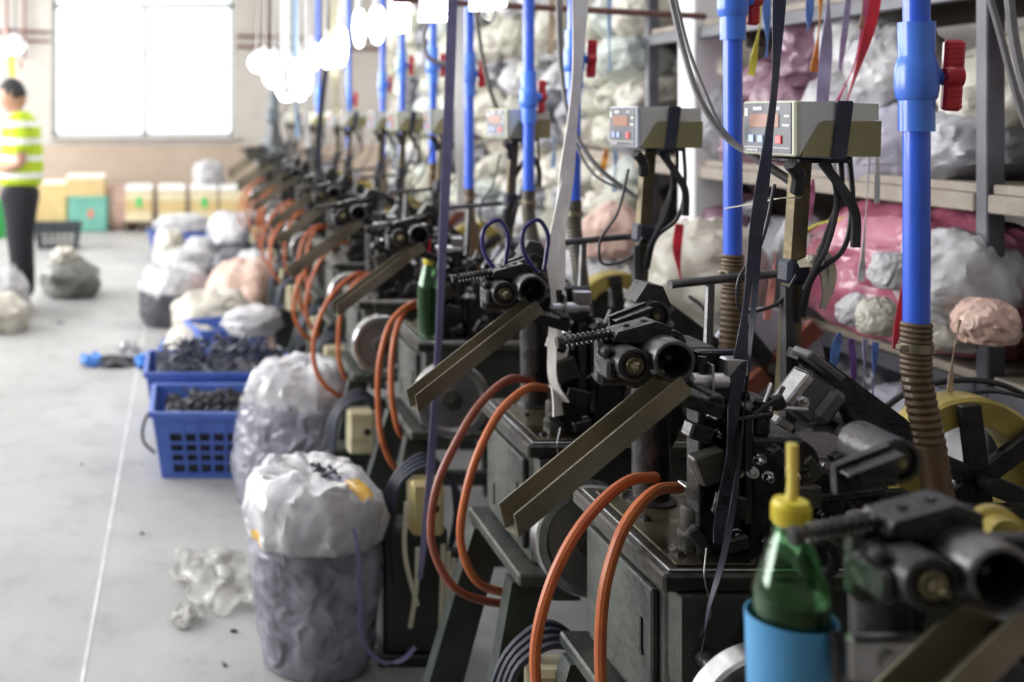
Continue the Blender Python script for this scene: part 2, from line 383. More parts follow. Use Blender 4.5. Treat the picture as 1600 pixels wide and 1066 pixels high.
def pet_mat():                                       # thin green bottle plastic
    m = bpy.data.materials.new('bottle_green'); m.use_nodes = True; nt = m.node_tree; nt.nodes.remove(nt.nodes['Principled BSDF'])
    out = nt.nodes['Material Output']; t = nt.nodes.new('ShaderNodeBsdfTransparent'); g = nt.nodes.new('ShaderNodeBsdfGlossy'); g.inputs[1].default_value = .12
    d = nt.nodes.new('ShaderNodeBsdfDiffuse'); d.inputs[0].default_value = (.06, .30, .08, 1); t.inputs[0].default_value = (.72, .92, .74, 1)
    lw = nt.nodes.new('ShaderNodeLayerWeight'); lw.inputs[0].default_value = .2
    sc = nt.nodes.new('ShaderNodeMath'); sc.operation = 'MULTIPLY_ADD'; sc.inputs[1].default_value = .22; sc.inputs[2].default_value = .03; nt.links.new(lw.outputs['Facing'], sc.inputs[0])
    m1 = nt.nodes.new('ShaderNodeMixShader'); m1.inputs[0].default_value = .02; nt.links.new(t.outputs[0], m1.inputs[1]); nt.links.new(d.outputs[0], m1.inputs[2])
    m2 = nt.nodes.new('ShaderNodeMixShader'); nt.links.new(sc.outputs[0], m2.inputs[0]); nt.links.new(m1.outputs[0], m2.inputs[1]); nt.links.new(g.outputs[0], m2.inputs[2])
    nt.links.new(m2.outputs[0], out.inputs[0]); MATS['bottle_green'] = m
pet_mat()

S = dict(kind='structure')
link('floor', MB().rng(ROOM_X0 - .2, ROOM_X1 + .2, ROOM_Y0 - .2, ROOM_Y1 + .2, -.1, 0), 'concrete_floor', **S)
link('ceiling', MB().rng(ROOM_X0 - .2, ROOM_X1 + .2, ROOM_Y0 - .2, ROOM_Y1 + .2, ROOM_Z, ROOM_Z + .1), 'ceiling_paint', **S)
link('wall_right', MB().rng(ROOM_X1, ROOM_X1 + .2, ROOM_Y0, ROOM_Y1, 0, ROOM_Z), 'wall_plaster', **S)
link('wall_back', MB().rng(ROOM_X0, ROOM_X1, ROOM_Y0 - .2, ROOM_Y0, 0, ROOM_Z), 'wall_plaster', **S)
# far wall with its window opening: x -1.74 .. 0.69, z 1.16 .. 3.7
WX0, WX1, WZ0, WZ1 = -1.735, .685, 1.165, 3.7
w = MB(); Y = ROOM_Y1
w.rng(ROOM_X0, WX0, Y, Y + .24, 1.05, ROOM_Z); w.rng(WX1, ROOM_X1, Y, Y + .24, 1.05, ROOM_Z); w.rng(WX0, WX1, Y, Y + .24, WZ1, ROOM_Z); w.rng(WX0, WX1, Y, Y + .24, 1.05, WZ0)
wf = link('wall_far', w, 'wall_plaster', **S)
link('dado', MB().rng(ROOM_X0, ROOM_X1, Y - .012, Y + .24, 0, 1.05), 'wall_dado', wf)
win = thing('window_1', (0, Y, 0), None, None); win['kind'] = 'structure'
fr = MB(); t = .05
for x in (WX0 + t / 2, WX1 - t / 2): fr.box((x, .1, (WZ0 + WZ1) / 2), (t, .06, WZ1 - WZ0), .004)
for z in (WZ0 + t / 2, WZ1 - t / 2, 2.915): fr.box(((WX0 + WX1) / 2, .1, z), (WX1 - WX0, .06, t + (.03 if z == 2.915 else 0)), .004)
link('window_frame', fr, 'window_metal', win)
link('mullion', MB().box((-.50, .1, 2.03), (.085, .06, 1.72), .004), 'window_metal', win)
link('window_sill', MB().box(((WX0 + WX1) / 2, -.02, WZ0 - .02), (WX1 - WX0 + .1, .16, .04), .006), 'wall_plaster', win)
link('window_latch', MB().box((-.475, .06, 2.28), (.03, .03, .09), .005), 'rack_steel', win)
for x0, x1, z0, z1 in ((WX0 + t, -.5425, WZ0 + t, 2.88), (-.4575, WX1 - t, WZ0 + t, 2.88), (WX0 + t, WX1 - t, 2.95, WZ1 - t)):
    link('pane', MB().rng(x0, x1, .095, .101, z0, z1), 'window_glass', win)
# unseen left wall; its window openings are added to let daylight in
w = MB(); ys = [ROOM_Y0] + [v for ab in ADDED_LEFT_WINDOWS for v in ab] + [ROOM_Y1]
w.rng(ROOM_X0 - .2, ROOM_X0, ROOM_Y0, ROOM_Y1, 0, 1.2); w.rng(ROOM_X0 - .2, ROOM_X0, ROOM_Y0, ROOM_Y1, 3.5, ROOM_Z)
for k in range(0, len(ys), 2): w.rng(ROOM_X0 - .2, ROOM_X0, ys[k], ys[k + 1], 1.2, 3.5)
link('wall_left', w, 'wall_plaster', **S)
# expansion joint painted pale along the aisle
link('trim_1', MB().rng(-.262, -.252, 1.2, 9.5, 0, .0015), 'seam_white', **S)
# thin rusty conduits on the far wall
def conduit(label, pts, r): link('conduit_pipe', MB().tube(pts, r, 8), 'rust_pipe', label=label, cat='pipe', group='rusty conduits on the far wall')
yw = ROOM_Y1 - .045
conduit('upper rusty horizontal conduit on far wall right of the window', [(.72, yw, 2.50), (2.7, yw, 2.46)], .022)
conduit('lower rusty horizontal conduit on far wall right of the window', [(.72, yw, 2.36), (2.7, yw, 2.33)], .022)
conduit('upper rusty horizontal conduit on far wall left of the window', [(-4.4, yw, 2.64), (-1.77, yw, 2.55)], .022)
conduit('lower rusty horizontal conduit on far wall left of the window', [(-4.4, yw, 2.52), (-1.77, yw, 2.43)], .018)
for x, lab in ((1.0, 'first vertical rusty conduit right of the far window'), (1.11, 'second vertical rusty conduit right of the far window'), (1.31, 'third vertical rusty conduit right of the far window'), (1.63, 'fourth vertical rusty conduit right of the far window'), (-2.33, 'vertical rusty conduit farthest left on the far wall'), (-2.09, 'vertical rusty conduit just left of the far window')):
    conduit(lab, [(x, yw - .05, 2.30 if x > 0 else 2.2), (x, yw - .05, 4.35)], .02)
link('exit_sign', MB().box((.0, 0, 0), (.20, .03, .14), .006), 'green_mark', loc=px(622, 106, 14.42), label='small green sign on the far wall behind the blue pipes', cat='sign')

# added ceiling tubes, unseen above the frame, lighting aisle, machines and rack
def added_tube(x, y, z, label):
    t = thing('added_ceiling_light', (x, y, z), label, 'light', 'added unseen ceiling tube lights')
    part(t, 'fixture_tray', 'ctray', lambda m: m.rng(-.09, .09, -.62, .62, .03, .07, .008), 'white_enamel')
    for s in (-1, 1): part(t, 'fluorescent_tube', 'ctube%d' % s, lambda m: m.cyl((s * .045, -.6, 0), (s * .045, .6, 0), .017, 10), 'tube_glow')
    for yy in (-.5, .5): part(t, 'hanger_rod', 'chang%.1f%.2f' % (yy, z), lambda m: m.cyl((0, yy, .07), (0, yy, ROOM_Z - z), .006, 6), 'rack_steel')
for k, y in enumerate((.1, 2.2, 4.4, 6.8, 9.2, 11.6)): added_tube(-.6, y, 3.85, '%s unseen twin tube light added over the aisle' % ORD[k])  # nearest one added as weak front fill for tape, pipes and bags
for k, y in enumerate((1.7, 3.6, 5.6, 7.6)): added_tube(1.3, y, 3.3, '%s unseen twin tube light added between machines and rack' % ORD[k])  # row added to brighten the sacks on the rack

# ------------------------------------------------------------------ zipper machines
MX = .68
MACH = [(.94, 0, -.045), (1.537, 0, 0), (2.14, 0, 0), (3.10, -.01, .0), (3.78, -.07, 0), (4.75, -.02, 0), (5.4, 0, 0), (6.35, -.02, 0), (7.0, 0, 0), (7.95, -.03, 0), (8.6, 0, 0), (9.55, -.02, 0), (10.3, 0, 0)]
def rod(m, a, b, r, n=10): m.cyl(a, b, r, n, b=r * .2)
def bolt_mesh(m):                                    # hex bolt with washer, along -Y
    m.lathe([(0, 0), (.008, 0), (.008, .0015), (0, .0015)], (0, 0, 0), (0, -1, 0), 14); m.lathe([(0, .0015), (.0055, .0015), (.0055, .006), (.004, .007), (0, .007)], (0, 0, 0), (0, -1, 0), 6)
def acorn_mesh(m): m.lathe([(.0, 0), (.008, 0), (.008, .003), (.0065, .004), (.006, .009), (.004, .012), (0, .0135)], (0, 0, 0), (0, -1, 0), 12)
HOSES = {
 'a': ([(.105, .20, .862), (.06, .17, .872), (0, .14, .845), (-.06, .11, .77), (-.10, .09, .67), (-.11, .09, .58), (-.075, .11, .49), (0, .16, .44), (.05, .18, .42)],
       [(.085, .24, .868), (.03, .21, .88), (-.04, .18, .84), (-.10, .16, .76), (-.15, .14, .66), (-.16, .13, .56), (-.11, .14, .46), (-.02, .17, .415), (.05, .2, .40)]),
 'b': ([(.105, .18, .862), (.055, .15, .868), (0, .12, .835), (-.04, .10, .76), (-.055, .09, .66), (-.05, .09, .57), (-.02, .12, .50), (.04, .15, .47)],
       [(.085, .22, .865), (.03, .19, .87), (-.05, .16, .82), (-.115, .14, .72), (-.14, .13, .61), (-.12, .13, .51), (-.05, .15, .44), (.04, .2, .42)]),
 'c': ([(.07, .18, .88), (.02, .14, .89), (-.05, .1, .85), (-.09, .08, .75), (-.10, .07, .62), (-.08, .08, .48), (-.03, .12, .40), (.03, .15, .38)],
       [(.07, .24, .87), (.01, .2, .86), (-.03, .16, .80), (-.05, .13, .7), (-.045, .12, .58), (-.02, .14, .50), (.04, .18, .46)]),
}
def chute_mesh(m):
    a = Vector((.0, -.045, 1.083)); b = Vector((-.252, -.10, .908)); u = (b - a).normalized()
    s = Vector((0, -1, 0)); s = (s - u * s.dot(u)).normalized(); n = s.cross(u); n = n if n.z > 0 else -n
    sec = [(-.020, .020), (-.0175, .020), (-.0175, -.0105), (.018, -.0105), (.018, .014), (.0205, .014), (.0205, -.013), (-.020, -.013)]   # an open channel, near lip lower
    N = len(sec); vs = [a + s * p - n * 0 + n * q + u * (0) for p, q in sec] + [b + s * p + n * q + u * (-.012 if q > 0 else 0) for p, q in sec]
    m.add(vs, [(i, (i + 1) % N, (i + 1) % N + N, i + N) for i in range(N)] + [(0, 1, 2, 7), (2, 3, 6, 7), (3, 4, 5, 6), tuple(v + N for v in (7, 2, 1, 0)), tuple(v + N for v in (7, 6, 3, 2)), tuple(v + N for v in (6, 5, 4, 3))])

def machine(i, d, dx, dz, label):
    near = i <= 4
    t = thing('zipper_machine', (MX + dx, d, dz), label, 'machine', 'zipper machines in a row along the aisle')
    P = lambda n, k, f, mt, **kw: part(t, n, k, f, mt, **kw)
    # bed and casing
    P('table_top', 'table', lambda m: m.rng(0, .58, 0, .36, .774, .80, .004), 'table_steel')
    P('bed_plate', 'bed', lambda m: m.rng(.03, .56, .028, .335, .80, .8045, .003), 'bed_oil')
    P('bed_edge', 'bededge', lambda m: (m.rng(.012, .017, .012, .35, .80, .8035, .001), m.rng(.012, .57, .010, .015, .80, .8035, .001)), 'satin_steel')
    P('body_casing', 'casing', lambda m: (m.rng(.018, .54, .03, .335, .55, .774, .008),), 'green_cast')
    sp = P('side_panel', 'spanel', lambda m: m.rng(.006, .018, .055, .31, .575, .755, .003), 'green_cast')
    if near:
        for yy, zz, hh in ((.085, .70, .05), (.25, .64, .04)):
            part(sp, 'keyhole_slot', 'slot%.2f' % yy, lambda m: (m.rng(.0035, .007, yy, yy + .006, zz - hh, zz, .0005), m.cyl((.0035, yy + .003, zz - hh), (.007, yy + .003, zz - hh), .006, 8)), 'slot_black')
    P('front_arch', 'arch', lambda m: m.prism([(.02, .774), (.12, .774), (.09, .72), (.075, .64), (.08, .56), (.10, .50), (.045, .50), (.03, .58), (.02, .66)], -.012, .03), 'green_cast')
    P('base_flange', 'flange', lambda m: m.rng(-.022, .56, -.012, .365, .525, .55, .004), 'green_cast')
    for nm, (xt, yt, xb, yb) in dict(a=(.005, .03, -.10, -.02), b=(.005, .31, -.15, .29), c=(.53, .03, .58, -.02), e=(.53, .34, .58, .36)).items():
        def leg(m, xt=xt, yt=yt, xb=xb, yb=yb):
            vs = [];
            for (x, y, z, hw) in ((xt, yt, .527, .034), (xb, yb, 0, .04)):
                vs += [(x - hw, y - .022, z), (x + hw, y - .022, z), (x + hw, y + .022, z), (x - hw, y + .022, z)]
            m.add(vs, [(3, 2, 1, 0), (4, 5, 6, 7), (0, 1, 5, 4), (1, 2, 6, 5), (2, 3, 7, 6), (3, 0, 4, 7)])
        P('leg', 'leg' + nm, leg, 'dark_green')
    P('cross_brace', 'brace', lambda m: m.rng(-.07, .55, .0, .03, .16, .21, .004), 'dark_green')
    P('pedestal', 'pedestal', lambda m: (m.rng(-.14, .03, -.235, -.12, .03, .36, .008), m.rng(-.155, .045, -.245, -.105, 0, .03, .004)), 'dark_green')
    # drive wheel facing the camera
    wh = P('drive_wheel', 'wheel', lambda m: m.lathe([(.0, .002), (.03, .002), (.034, .010), (.075, .012), (.084, .003), (.088, 0), (.097, 0), (.1, .003), (.1, .034), (.096, .037), (.03, .034), (0, .034)], (.05, -.205, .69), (0, 1, 0), 48), 'wheel_face')
    part(wh, 'wheel_rim', 'wrim', lambda m: m.lathe([(.083, .0008), (.083, -.0012), (.0972, -.0012), (.1012, .003), (.1012, .034), (.0995, .034), (.0995, .0008), (.083, .0008)], (.05, -.205, .69), (0, 1, 0), 48), 'rim_steel')
    part(wh, 'hub', 'whub', lambda m: m.lathe([(0, -.022), (.010, -.022), (.011, -.02), (.011, -.012), (.02, -.010), (.021, -.002), (.027, .0), (.028, .006), (0, .006)], (.05, -.205, .69), (0, 1, 0), 24), 'table_steel')
    P('drive_shaft', 'wshaft', lambda m: m.cyl((.05, -.17, .69), (.05, .03, .69), .014, 14), 'oiled_iron')
    # outfeed chute
    ch = P('chute', 'chute', chute_mesh, 'chute_steel')
    P('chute_bracket', 'chbr', lambda m: (m.box((.03, -.02, 1.05), (.09, .012, .02), .002, (0, .3, 0)), m.rng(.055, .075, -.025, .14, 1.035, 1.06, .003)), 'black_iron')
    # rollers on top
    fr_ = P('feed_roller', 'froll', lambda m: m.lathe([(.0, .05), (.0205, .05), (.0225, .006), (.0235, 0), (.0275, 0), (.0295, .003), (.0295, .036), (.0278, .038), (.0278, .042), (.0285, .044), (.0285, .115), (.0, .118)], (-.005, -.045, 1.112), (0, 1, 0), 36), 'roller_steel')
    part(fr_, 'bore', 'fbore', lambda m: m.lathe([(0, .049), (.0202, .049), (.022, .006), (.0215, .006), (.0195, .045), (0, .045)], (-.005, -.045, 1.112), (0, 1, 0), 30), 'roller_bore')
    part(fr_, 'axle_tip', 'ftip', lambda m: m.lathe([(0, .02), (.004, .02), (.006, .024), (.006, .05), (0, .05)], (-.005, -.045, 1.112), (0, 1, 0), 12), 'oiled_iron')
    pr = P('pinch_roller', 'proll', lambda m: m.lathe([(0, .004), (.016, .004), (.018, 0), (.0225, 0), (.0238, .002), (.0238, .034), (.021, .036), (.021, .06), (0, .06)], (-.056, -.035, 1.104), (0, 1, 0), 32), 'oiled_iron')
    part(pr, 'washer', 'pwash', lambda m: m.lathe([(0, -.003), (.0115, -.003), (.0125, -.001), (.0125, .005), (0, .005)], (-.056, -.035, 1.104), (0, 1, 0), 18), 'brass_dark')
    part(pr, 'nut', 'pnut', lambda m: (m.lathe([(0, -.012), (.0045, -.012), (.0075, -.009), (.008, -.002), (0, -.002)], (-.056, -.035, 1.104), (0, 1, 0), 6), m.cyl((-.056, -.053, 1.104), (-.056, -.04, 1.104), .0032, 8)), 'brass_dark')
    P('roller_bracket', 'rbr', lambda m: (m.rng(-.082, .03, .025, .05, 1.06, 1.135, .006), m.box((-.082, -.0, 1.095), (.014, .05, .03), .004), m.rng(-.03, .05, .05, .10, 1.05, 1.1, .006)), 'black_iron')
    P('tension_arm', 'tarm', lambda m: (m.prism([(.01, 1.136), (.012, 1.15), (-.01, 1.158), (-.065, 1.143), (-.07, 1.13), (-.03, 1.128)], .0, .04), m.rng(-.07, .0, .005, .035, 1.128, 1.134, .002)), 'black_iron')
    if near:
        for xx, zz in ((-.045, 1.1465), (-.02, 1.153)): P('screw', 'scr%.3f' % xx, lambda m: m.lathe([(0, 0), (.005, 0), (.005, .004), (.003, .005), (0, .005)], (xx, .02, zz), (0, 0, 1), 8), 'oiled_iron')
    P('tension_rod', 'trod', lambda m: (rod(m, (-.065, .02, 1.137), (-.145, .015, 1.125), .0038), m.lathe([(0, 0), (.0075, 0), (.0085, .003), (.0085, .01), (0, .012)], (-.136, .0155, 1.1265), (-1, 0, -.12), 8)), 'oiled_iron')
    P('tension_spring', 'tspr', lambda m: m.helix((-.068, .02, 1.137), (-.132, .0157, 1.127), .0075, .0018, 9, 5, 10), 'oiled_iron')
    P('roller_bolt', 'rbolt', lambda m: acorn_mesh(m), 'oiled_iron', loc=(-.085, .0, 1.118), scl=(1.2, 1.2, 1.2))
    rr = P('rear_roller', 'rroll', lambda m: m.lathe([(0, .003), (.008, .003), (.009, .006), (.017, .006), (.019, 0), (.023, 0), (.0245, .002), (.0245, .07), (0, .07)], (.085, .22, 1.125), (0, 1, 0), 30), 'oiled_iron')
    part(rr, 'hub', 'rrhub', lambda m: m.lathe([(0, -.005), (.005, -.005), (.006, .004), (0, .004)], (.085, .22, 1.125), (0, 1, 0), 10), 'brass_dark')
    P('rear_lever', 'rlev', lambda m: (m.prism([(.0, 1.10), (-.002, 1.13), (.055, 1.152), (.062, 1.145), (.062, 1.11), (.03, 1.105)], .19, .2), m.box((.03, .185, 1.136), (.062, .03, .0035), .001, (0, -.36, 0))), 'black_iron')
    if i: P('rear_guard', 'rgrd', lambda m: m.prism([(.06, 1.145), (.08, 1.175), (.105, 1.17), (.118, 1.14), (.11, 1.12), (.09, 1.15)], .24, .29), 'oiled_iron')
    P('side_roller', 'sroll', lambda m: m.lathe([(0, .004), (.01, .004), (.012, 0), (.019, 0), (.02, .002), (.02, .04), (0, .04)], (.045, .07, 1.112), (0, 1, 0), 24), 'oiled_iron')
    # column and head
    P('column', 'column', lambda m: (m.lathe([(0, .80), (.040, .80), (.040, .808), (.030, .812), (.030, .815), (.033, 1.04), (0, 1.04)], (.105, .285, 0), (0, 0, 1), 18), m.prism([(.125, 1.03), (.15, 1.03), (.15, .95), (.14, .91), (.125, .885)], .27, .3)), 'oiled_iron')
    if i: P('arm_block', 'armb', lambda m: (m.rng(.03, .15, .09, .33, 1.035, 1.085, .008), m.rng(.0, .13, .1, .2, 1.06, 1.1, .006)), 'black_iron')
    P('head_casting', 'headc', lambda m: (m.rng(.20, .42, .15, .31, .80, .915, .010), m.rng(.22, .29, .17, .29, .915, .95, .008)), 'black_iron')
    P('front_block', 'frb', lambda m: (m.rng(.155, .235, .06, .15, .80, .975, .005), m.rng(.165, .19, .07, .12, .975, 1.03, .004)), 'black_iron')
    P('guide_plate', 'gpl', lambda m: (m.rng(.085, .15, .075, .095, .80, 1.10, .003), m.rng(.078, .088, .06, .10, .80, 1.06, .002)), 'oiled_iron')
    P('slider_plate', 'slp', lambda m: (m.rng(.12, .135, .052, .075, .87, 1.03, .002), m.rng(.145, .155, .055, .08, .85, 1.02, .002)), 'table_steel')
    P('guide_tube', 'gtub', lambda m: m.lathe([(0, 0), (.009, 0), (.011, .001), (.011, .052), (.008, .053), (.008, .075), (0, .076)], (.062, .05, 1.063), (1, 0, 0), 20), 'pale_steel')
    P('guide_clamp', 'gcl', lambda m: (m.box((.125, .052, 1.083), (.034, .022, .028), .003), m.rng(.083, .087, .03, .055, 1.045, 1.09, .001)), 'satin_steel')
    P('clamp_screw', 'gcs', lambda m: m.cyl((.078, .05, 1.074), (.078, .05, 1.098), .006, 12), 'oiled_iron')
    P('oil_cup', 'ocup', lambda m: m.lathe([(0, .804), (.024, .804), (.024, .825), (.020, .83), (.020, .862), (.016, .866), (0, .866)], (.085, .09, 0), (0, 0, 1), 20), 'table_steel')
    P('hose_fitting', 'hfit', lambda m: (m.box((.12, .155, .868), (.05, .03, .006), .002, (0, .35, 0)), m.rng(.11, .16, .1, .16, .805, .85, .004), m.cyl((.125, .1, .84), (.15, .1, .84), .008, 10)), 'satin_steel')
    P('cam_plate', 'camp', lambda m: m.lathe([(0, 0), (.038, 0), (.04, .003), (.04, .012), (0, .014)], (.255, .125, .915), (0, 1, 0), 24), 'oiled_iron')
    P('solenoid_arm', 'sola', lambda m: m.prism([(.33, 1.065), (.365, 1.055), (.50, .955), (.545, .915), (.55, .885), (.53, .86), (.47, .86), (.445, .885), (.405, .975), (.35, 1.035), (.325, 1.05)], .24, .275), 'black_iron')
    P('arm_pin', 'solp', lambda m: (m.cyl((.52, .228, .893), (.52, .245, .893), .008, 12), m.cyl((.385, .235, 1.025), (.385, .245, 1.025), .005, 10)), 'oiled_iron')
    so = P('solenoid', 'sol', lambda m: (m.box((.325, .225, .998), (.055, .05, .072), .006, (0, math.radians(38), 0)), m.box((.352, .215, .985), (.03, .05, .06), .008, (0, math.radians(38), 0))), 'solenoid_grey')
    part(so, 'coil_cover', 'solc', lambda m: m.box((.303, .212, 1.012), (.016, .04, .06), .003, (0, math.radians(38), 0)), 'satin_steel')
    part(so, 'end_cap', 'solcap', lambda m: m.box((.347, .22, 1.048), (.07, .05, .014), .003, (0, math.radians(38), 0)), 'solenoid_grey')
    P('push_rod', 'prod', lambda m: (rod(m, (.283, .21, .952), (.215, .17, .862), .0045), m.box((.285, .212, .955), (.03, .02, .016), .003, (0, .6, 0))), 'satin_steel')
    P('return_spring', 'rspr', lambda m: m.helix((.215, .11, .855), (.26, .115, .862), .009, .002, 7, 5, 9), 'oiled_iron')
    P('long_lever', 'llev', lambda m: (m.box((.32, .115, .872), (.13, .012, .014), .003, (0, -.12, 0)), m.box((.40, .12, .865), (.05, .014, .03), .003)), 'oiled_iron')
    rnd = random.Random(7)
    if i <= 7:
        for k in range(16):                          # levers, cams and little blocks around the head
            x = rnd.uniform(.06, .42); y = (.055 if x < .155 else .045 if x < .24 else .13) + rnd.uniform(-.02, .01); z = rnd.uniform(.815, 1.04 if x < .22 else .92)
            sx, sy, sz = rnd.uniform(.015, .05), rnd.uniform(.008, .03), rnd.uniform(.012, .05); a = rnd.uniform(-.8, .8)
            P('lever_block', 'lb%d' % k, lambda m: m.box((x, y, z), (sx, sy, sz), .003, (0, a, rnd.uniform(-.3, .3))), ('black_iron', 'oiled_iron', 'table_steel')[k % 3])
        for k in range(9):
            x = rnd.uniform(.05, .40); y = rnd.uniform(.03, .12); z = rnd.uniform(.83, 1.07); a = rnd.uniform(0, 6.28); L = rnd.uniform(.03, .08)
            P('link_rod', 'lr%d' % k, lambda m: rod(m, (x, y, z), (x + L * math.cos(a), y + .01, z + L * math.sin(a)), .0032, 8), ('satin_steel', 'oiled_iron')[k % 2])
    if near:
        for k in range(40):
            x = rnd.uniform(.085, .42); z = rnd.uniform(.82, 1.06 if x < .24 else .91); y = .074 if x < .155 else .0595 if x < .24 else .1495; y -= rnd.choice((0, 0, .02))
            P('bolt', 'bolt' if k % 3 else 'acorn', bolt_mesh if k % 3 else acorn_mesh, ('chrome', 'satin_steel', 'oiled_iron')[k % 3], loc=(x, y, z), rot=(rnd.uniform(-.7, .4), rnd.uniform(0, 1), rnd.uniform(-.6, .6)), scl=(1.1, 1.1, 1.1))
        for k in range(6):
            P('table_bolt', 'tbolt', lambda m: (m.lathe([(0, 0), (.009, 0), (.009, .002), (.006, .002), (.006, .006), (0, .0065)], (0, 0, 0), (0, 0, 1), 8)), 'oiled_iron', loc=((.05, .06, .07, .15, .4, .5)[k], (.06, .2, .31, .035, .05, .06)[k], .8045))
        P('oil_wire', 'owire', lambda m: m.tube(spline([(.07, .02, .83), (.055, -.005, .80), (.06, -.012, .75), (.045, -.013, .72)], 5), .0012, 5), 'satin_steel')
    # reel stand and rear reel
    if i: P('reel_stand', 'rst', lambda m: (m.cyl((.17, .36, 1.155), (.40, .40, 1.17), .0075, 10), m.tube([(.245, .37, 1.155), (.235, .36, 1.02), (.205, .33, .80)], .008, 8)), 'roller_steel')
    yel = (i % 2 == 1)
    if yel:
        re_ = P('reel', 'reel_y', lambda m: m.lathe([(.092, 0), (.094, -.004), (.136, -.006), (.142, 0), (.142, .05), (.136, .056), (.094, .054), (.092, .05), (.092, 0)], (.74, .42, .80), (0, 1, 0), 48), 'brass_yellow')
        for a in (.4, 1.45, 2.5):
            part(re_, 'spoke', 'spoke%.2f' % a, lambda m: m.box((.74, .405, .80), (.27, .018, .036), .003, (0, a, 0)), 'black_iron')
    else:
        re_ = P('reel', 'reel_l', lambda m: m.lathe([(0, 0), (.138, 0), (.142, .003), (.142, .012), (.138, .015), (0, .015)], (.74, .50, .84), (0, 1, 0), 48), 'lilac_disc')
        for a in (-.75, .9):
            part(re_, 'spoke', 'spokel%.2f' % a, lambda m: m.box((.74, .485, .84), (.30, .02, .045), .003, (0, a, 0)), 'red_brown_hose' if a < 0 else 'black_iron')
    P('reel_axle', 'raxl%d' % yel, lambda m: m.cyl((.74, .36, .80 if yel else .84), (.74, .56, .80 if yel else .84), .014, 12), 'oiled_iron')
    P('reel_post', 'rpst%d' % yel, lambda m: (m.rng(.71, .77, .565, .6, .0, .86, .004), m.cyl((.74, .55, .80 if yel else .84), (.74, .58, .80 if yel else .84), .02, 12), m.rng(.52, .75, .565, .6, .56, .60, .004), m.rng(.52, .55, .36, .6, .56, .60, .003)), 'black_iron')
    P('rear_rail', 'rrail', lambda m: m.rng(.42, .80, .33, .36, .755, .775, .003), 'oiled_iron')
    # controller post
    po = P('control_post', 'cpost', lambda m: m.add([(.333 + a * .0125 + k * .036, .31 + b * .0125, .804 + k * .566) for k in (0, 1) for a, b in ((-1, -1), (1, -1), (1, 1), (-1, 1))], [(3, 2, 1, 0), (4, 5, 6, 7), (0, 1, 5, 4), (1, 2, 6, 5), (2, 3, 7, 6), (3, 0, 4, 7)]), 'post_brass')
    part(po, 'post_foot', 'pfoot', lambda m: (m.rng(.30, .37, .28, .34, .80, .812, .002), m.lathe([(0, .812), (.022, .812), (.022, .842), (0, .842)], (.335, .31, 0), (0, 0, 1), 14)), 'oiled_iron')
    part(po, 'tape_wrap', 'pwrap', lambda m: m.box((.358, .31, 1.185), (.042, .036, .042), .006, (0, .06, .1)), 'navy_tape')
    part(po, 'mount_plate', 'pmnt', lambda m: m.rng(.345, .43, .27, .36, 1.370, 1.378, .002), 'black_iron')
    if i == 1:
        part(po, 'cream_tie', 'ctie', lambda m: (m.ribbon(spline([(.352, .285, 1.20), (.375, .28, 1.205), (.395, .285, 1.195), (.40, .285, 1.16), (.392, .285, 1.125)], 6), lambda q: .012 + .016 * math.sin(q * 3.1), .003, (0.6, .2, .6)), m.ribbon(spline([(.385, .29, 1.225), (.398, .285, 1.215), (.408, .285, 1.19), (.404, .287, 1.15)], 6), .016, .003, (1, .3, .1)), m.box((.378, .282, 1.207), (.03, .015, .016), .005, (0, .4, 0))), 'cream_strip')
    # switch box with cable loop on the pedestal
    if i >= 1:
        sb = P('switch_box', 'swb', lambda m: m.rng(-.075, .01, -.275, -.205, .355, .495, .008), 'yellow_stained' if i == 3 else 'cream_plastic')
        part(sb, 'switch_knob', 'swk', lambda m: (m.lathe([(0, 0), (.01, 0), (.011, -.001), (.011, .007), (0, .008)], (-.015, -.275, .43), (0, -1, 0), 12)), 'slot_black')
        part(sb, 'box_lid', 'swl', lambda m: m.rng(-.068, .003, -.279, -.275, .40, .488, .002), 'yellow_stained' if i == 3 else 'cream_plastic')
        P('cable_loop', 'cloop', lambda m: [m.tube(spline([(-.11 - k * .006, -.24 + k * .012, .22), (-.115 - k * .008, -.24 + k * .012, .38), (-.09, -.24 + k * .012, .49 + k * .006), (-.03, -.24 + k * .012, .525 + k * .007), (.03, -.235 + k * .012, .50), (.05 + k * .006, -.23, .42), (.045, -.2, .30)], 6), .007, 7) for k in range(4)], 'navy_tape')
    # air hoses on the aisle side
    if i >= 1:
        hv = 'b' if i == 1 else 'abc'[(i * 2 + 2) % 3] if i != 2 else 'a'
        for k in (0, 1):
            pth = HOSES[hv][k]
            ho = P('air_hose', 'hose%s%d' % (hv, k), lambda m: m.tube(spline(pth, 8), .0088, 10), 'red_brown_hose' if (i == 2 and k == 1) else 'orange_hose')
            part(ho, 'hose_sleeve', 'hsl%s%d' % (hv, k), lambda m: m.tube([Vector(pth[-2]).lerp(Vector(pth[-1]), q) for q in (.3, .7, 1.0)], .0105, 10), 'hose_sleeve')
    if i == 2:
        for k, x in enumerate((-.055, .025)):
            P('tube_loop', 'tlp%d' % k, lambda m: m.tube(spline([(x + .005, .04, 1.135), (x - .022, .04, 1.18), (x - .018, .04, 1.225), (x + .008, .04, 1.24), (x + .026, .04, 1.215), (x + .024, .04, 1.17), (x + .02, .04, 1.14)], 8), .0045, 8), 'navy_tube')
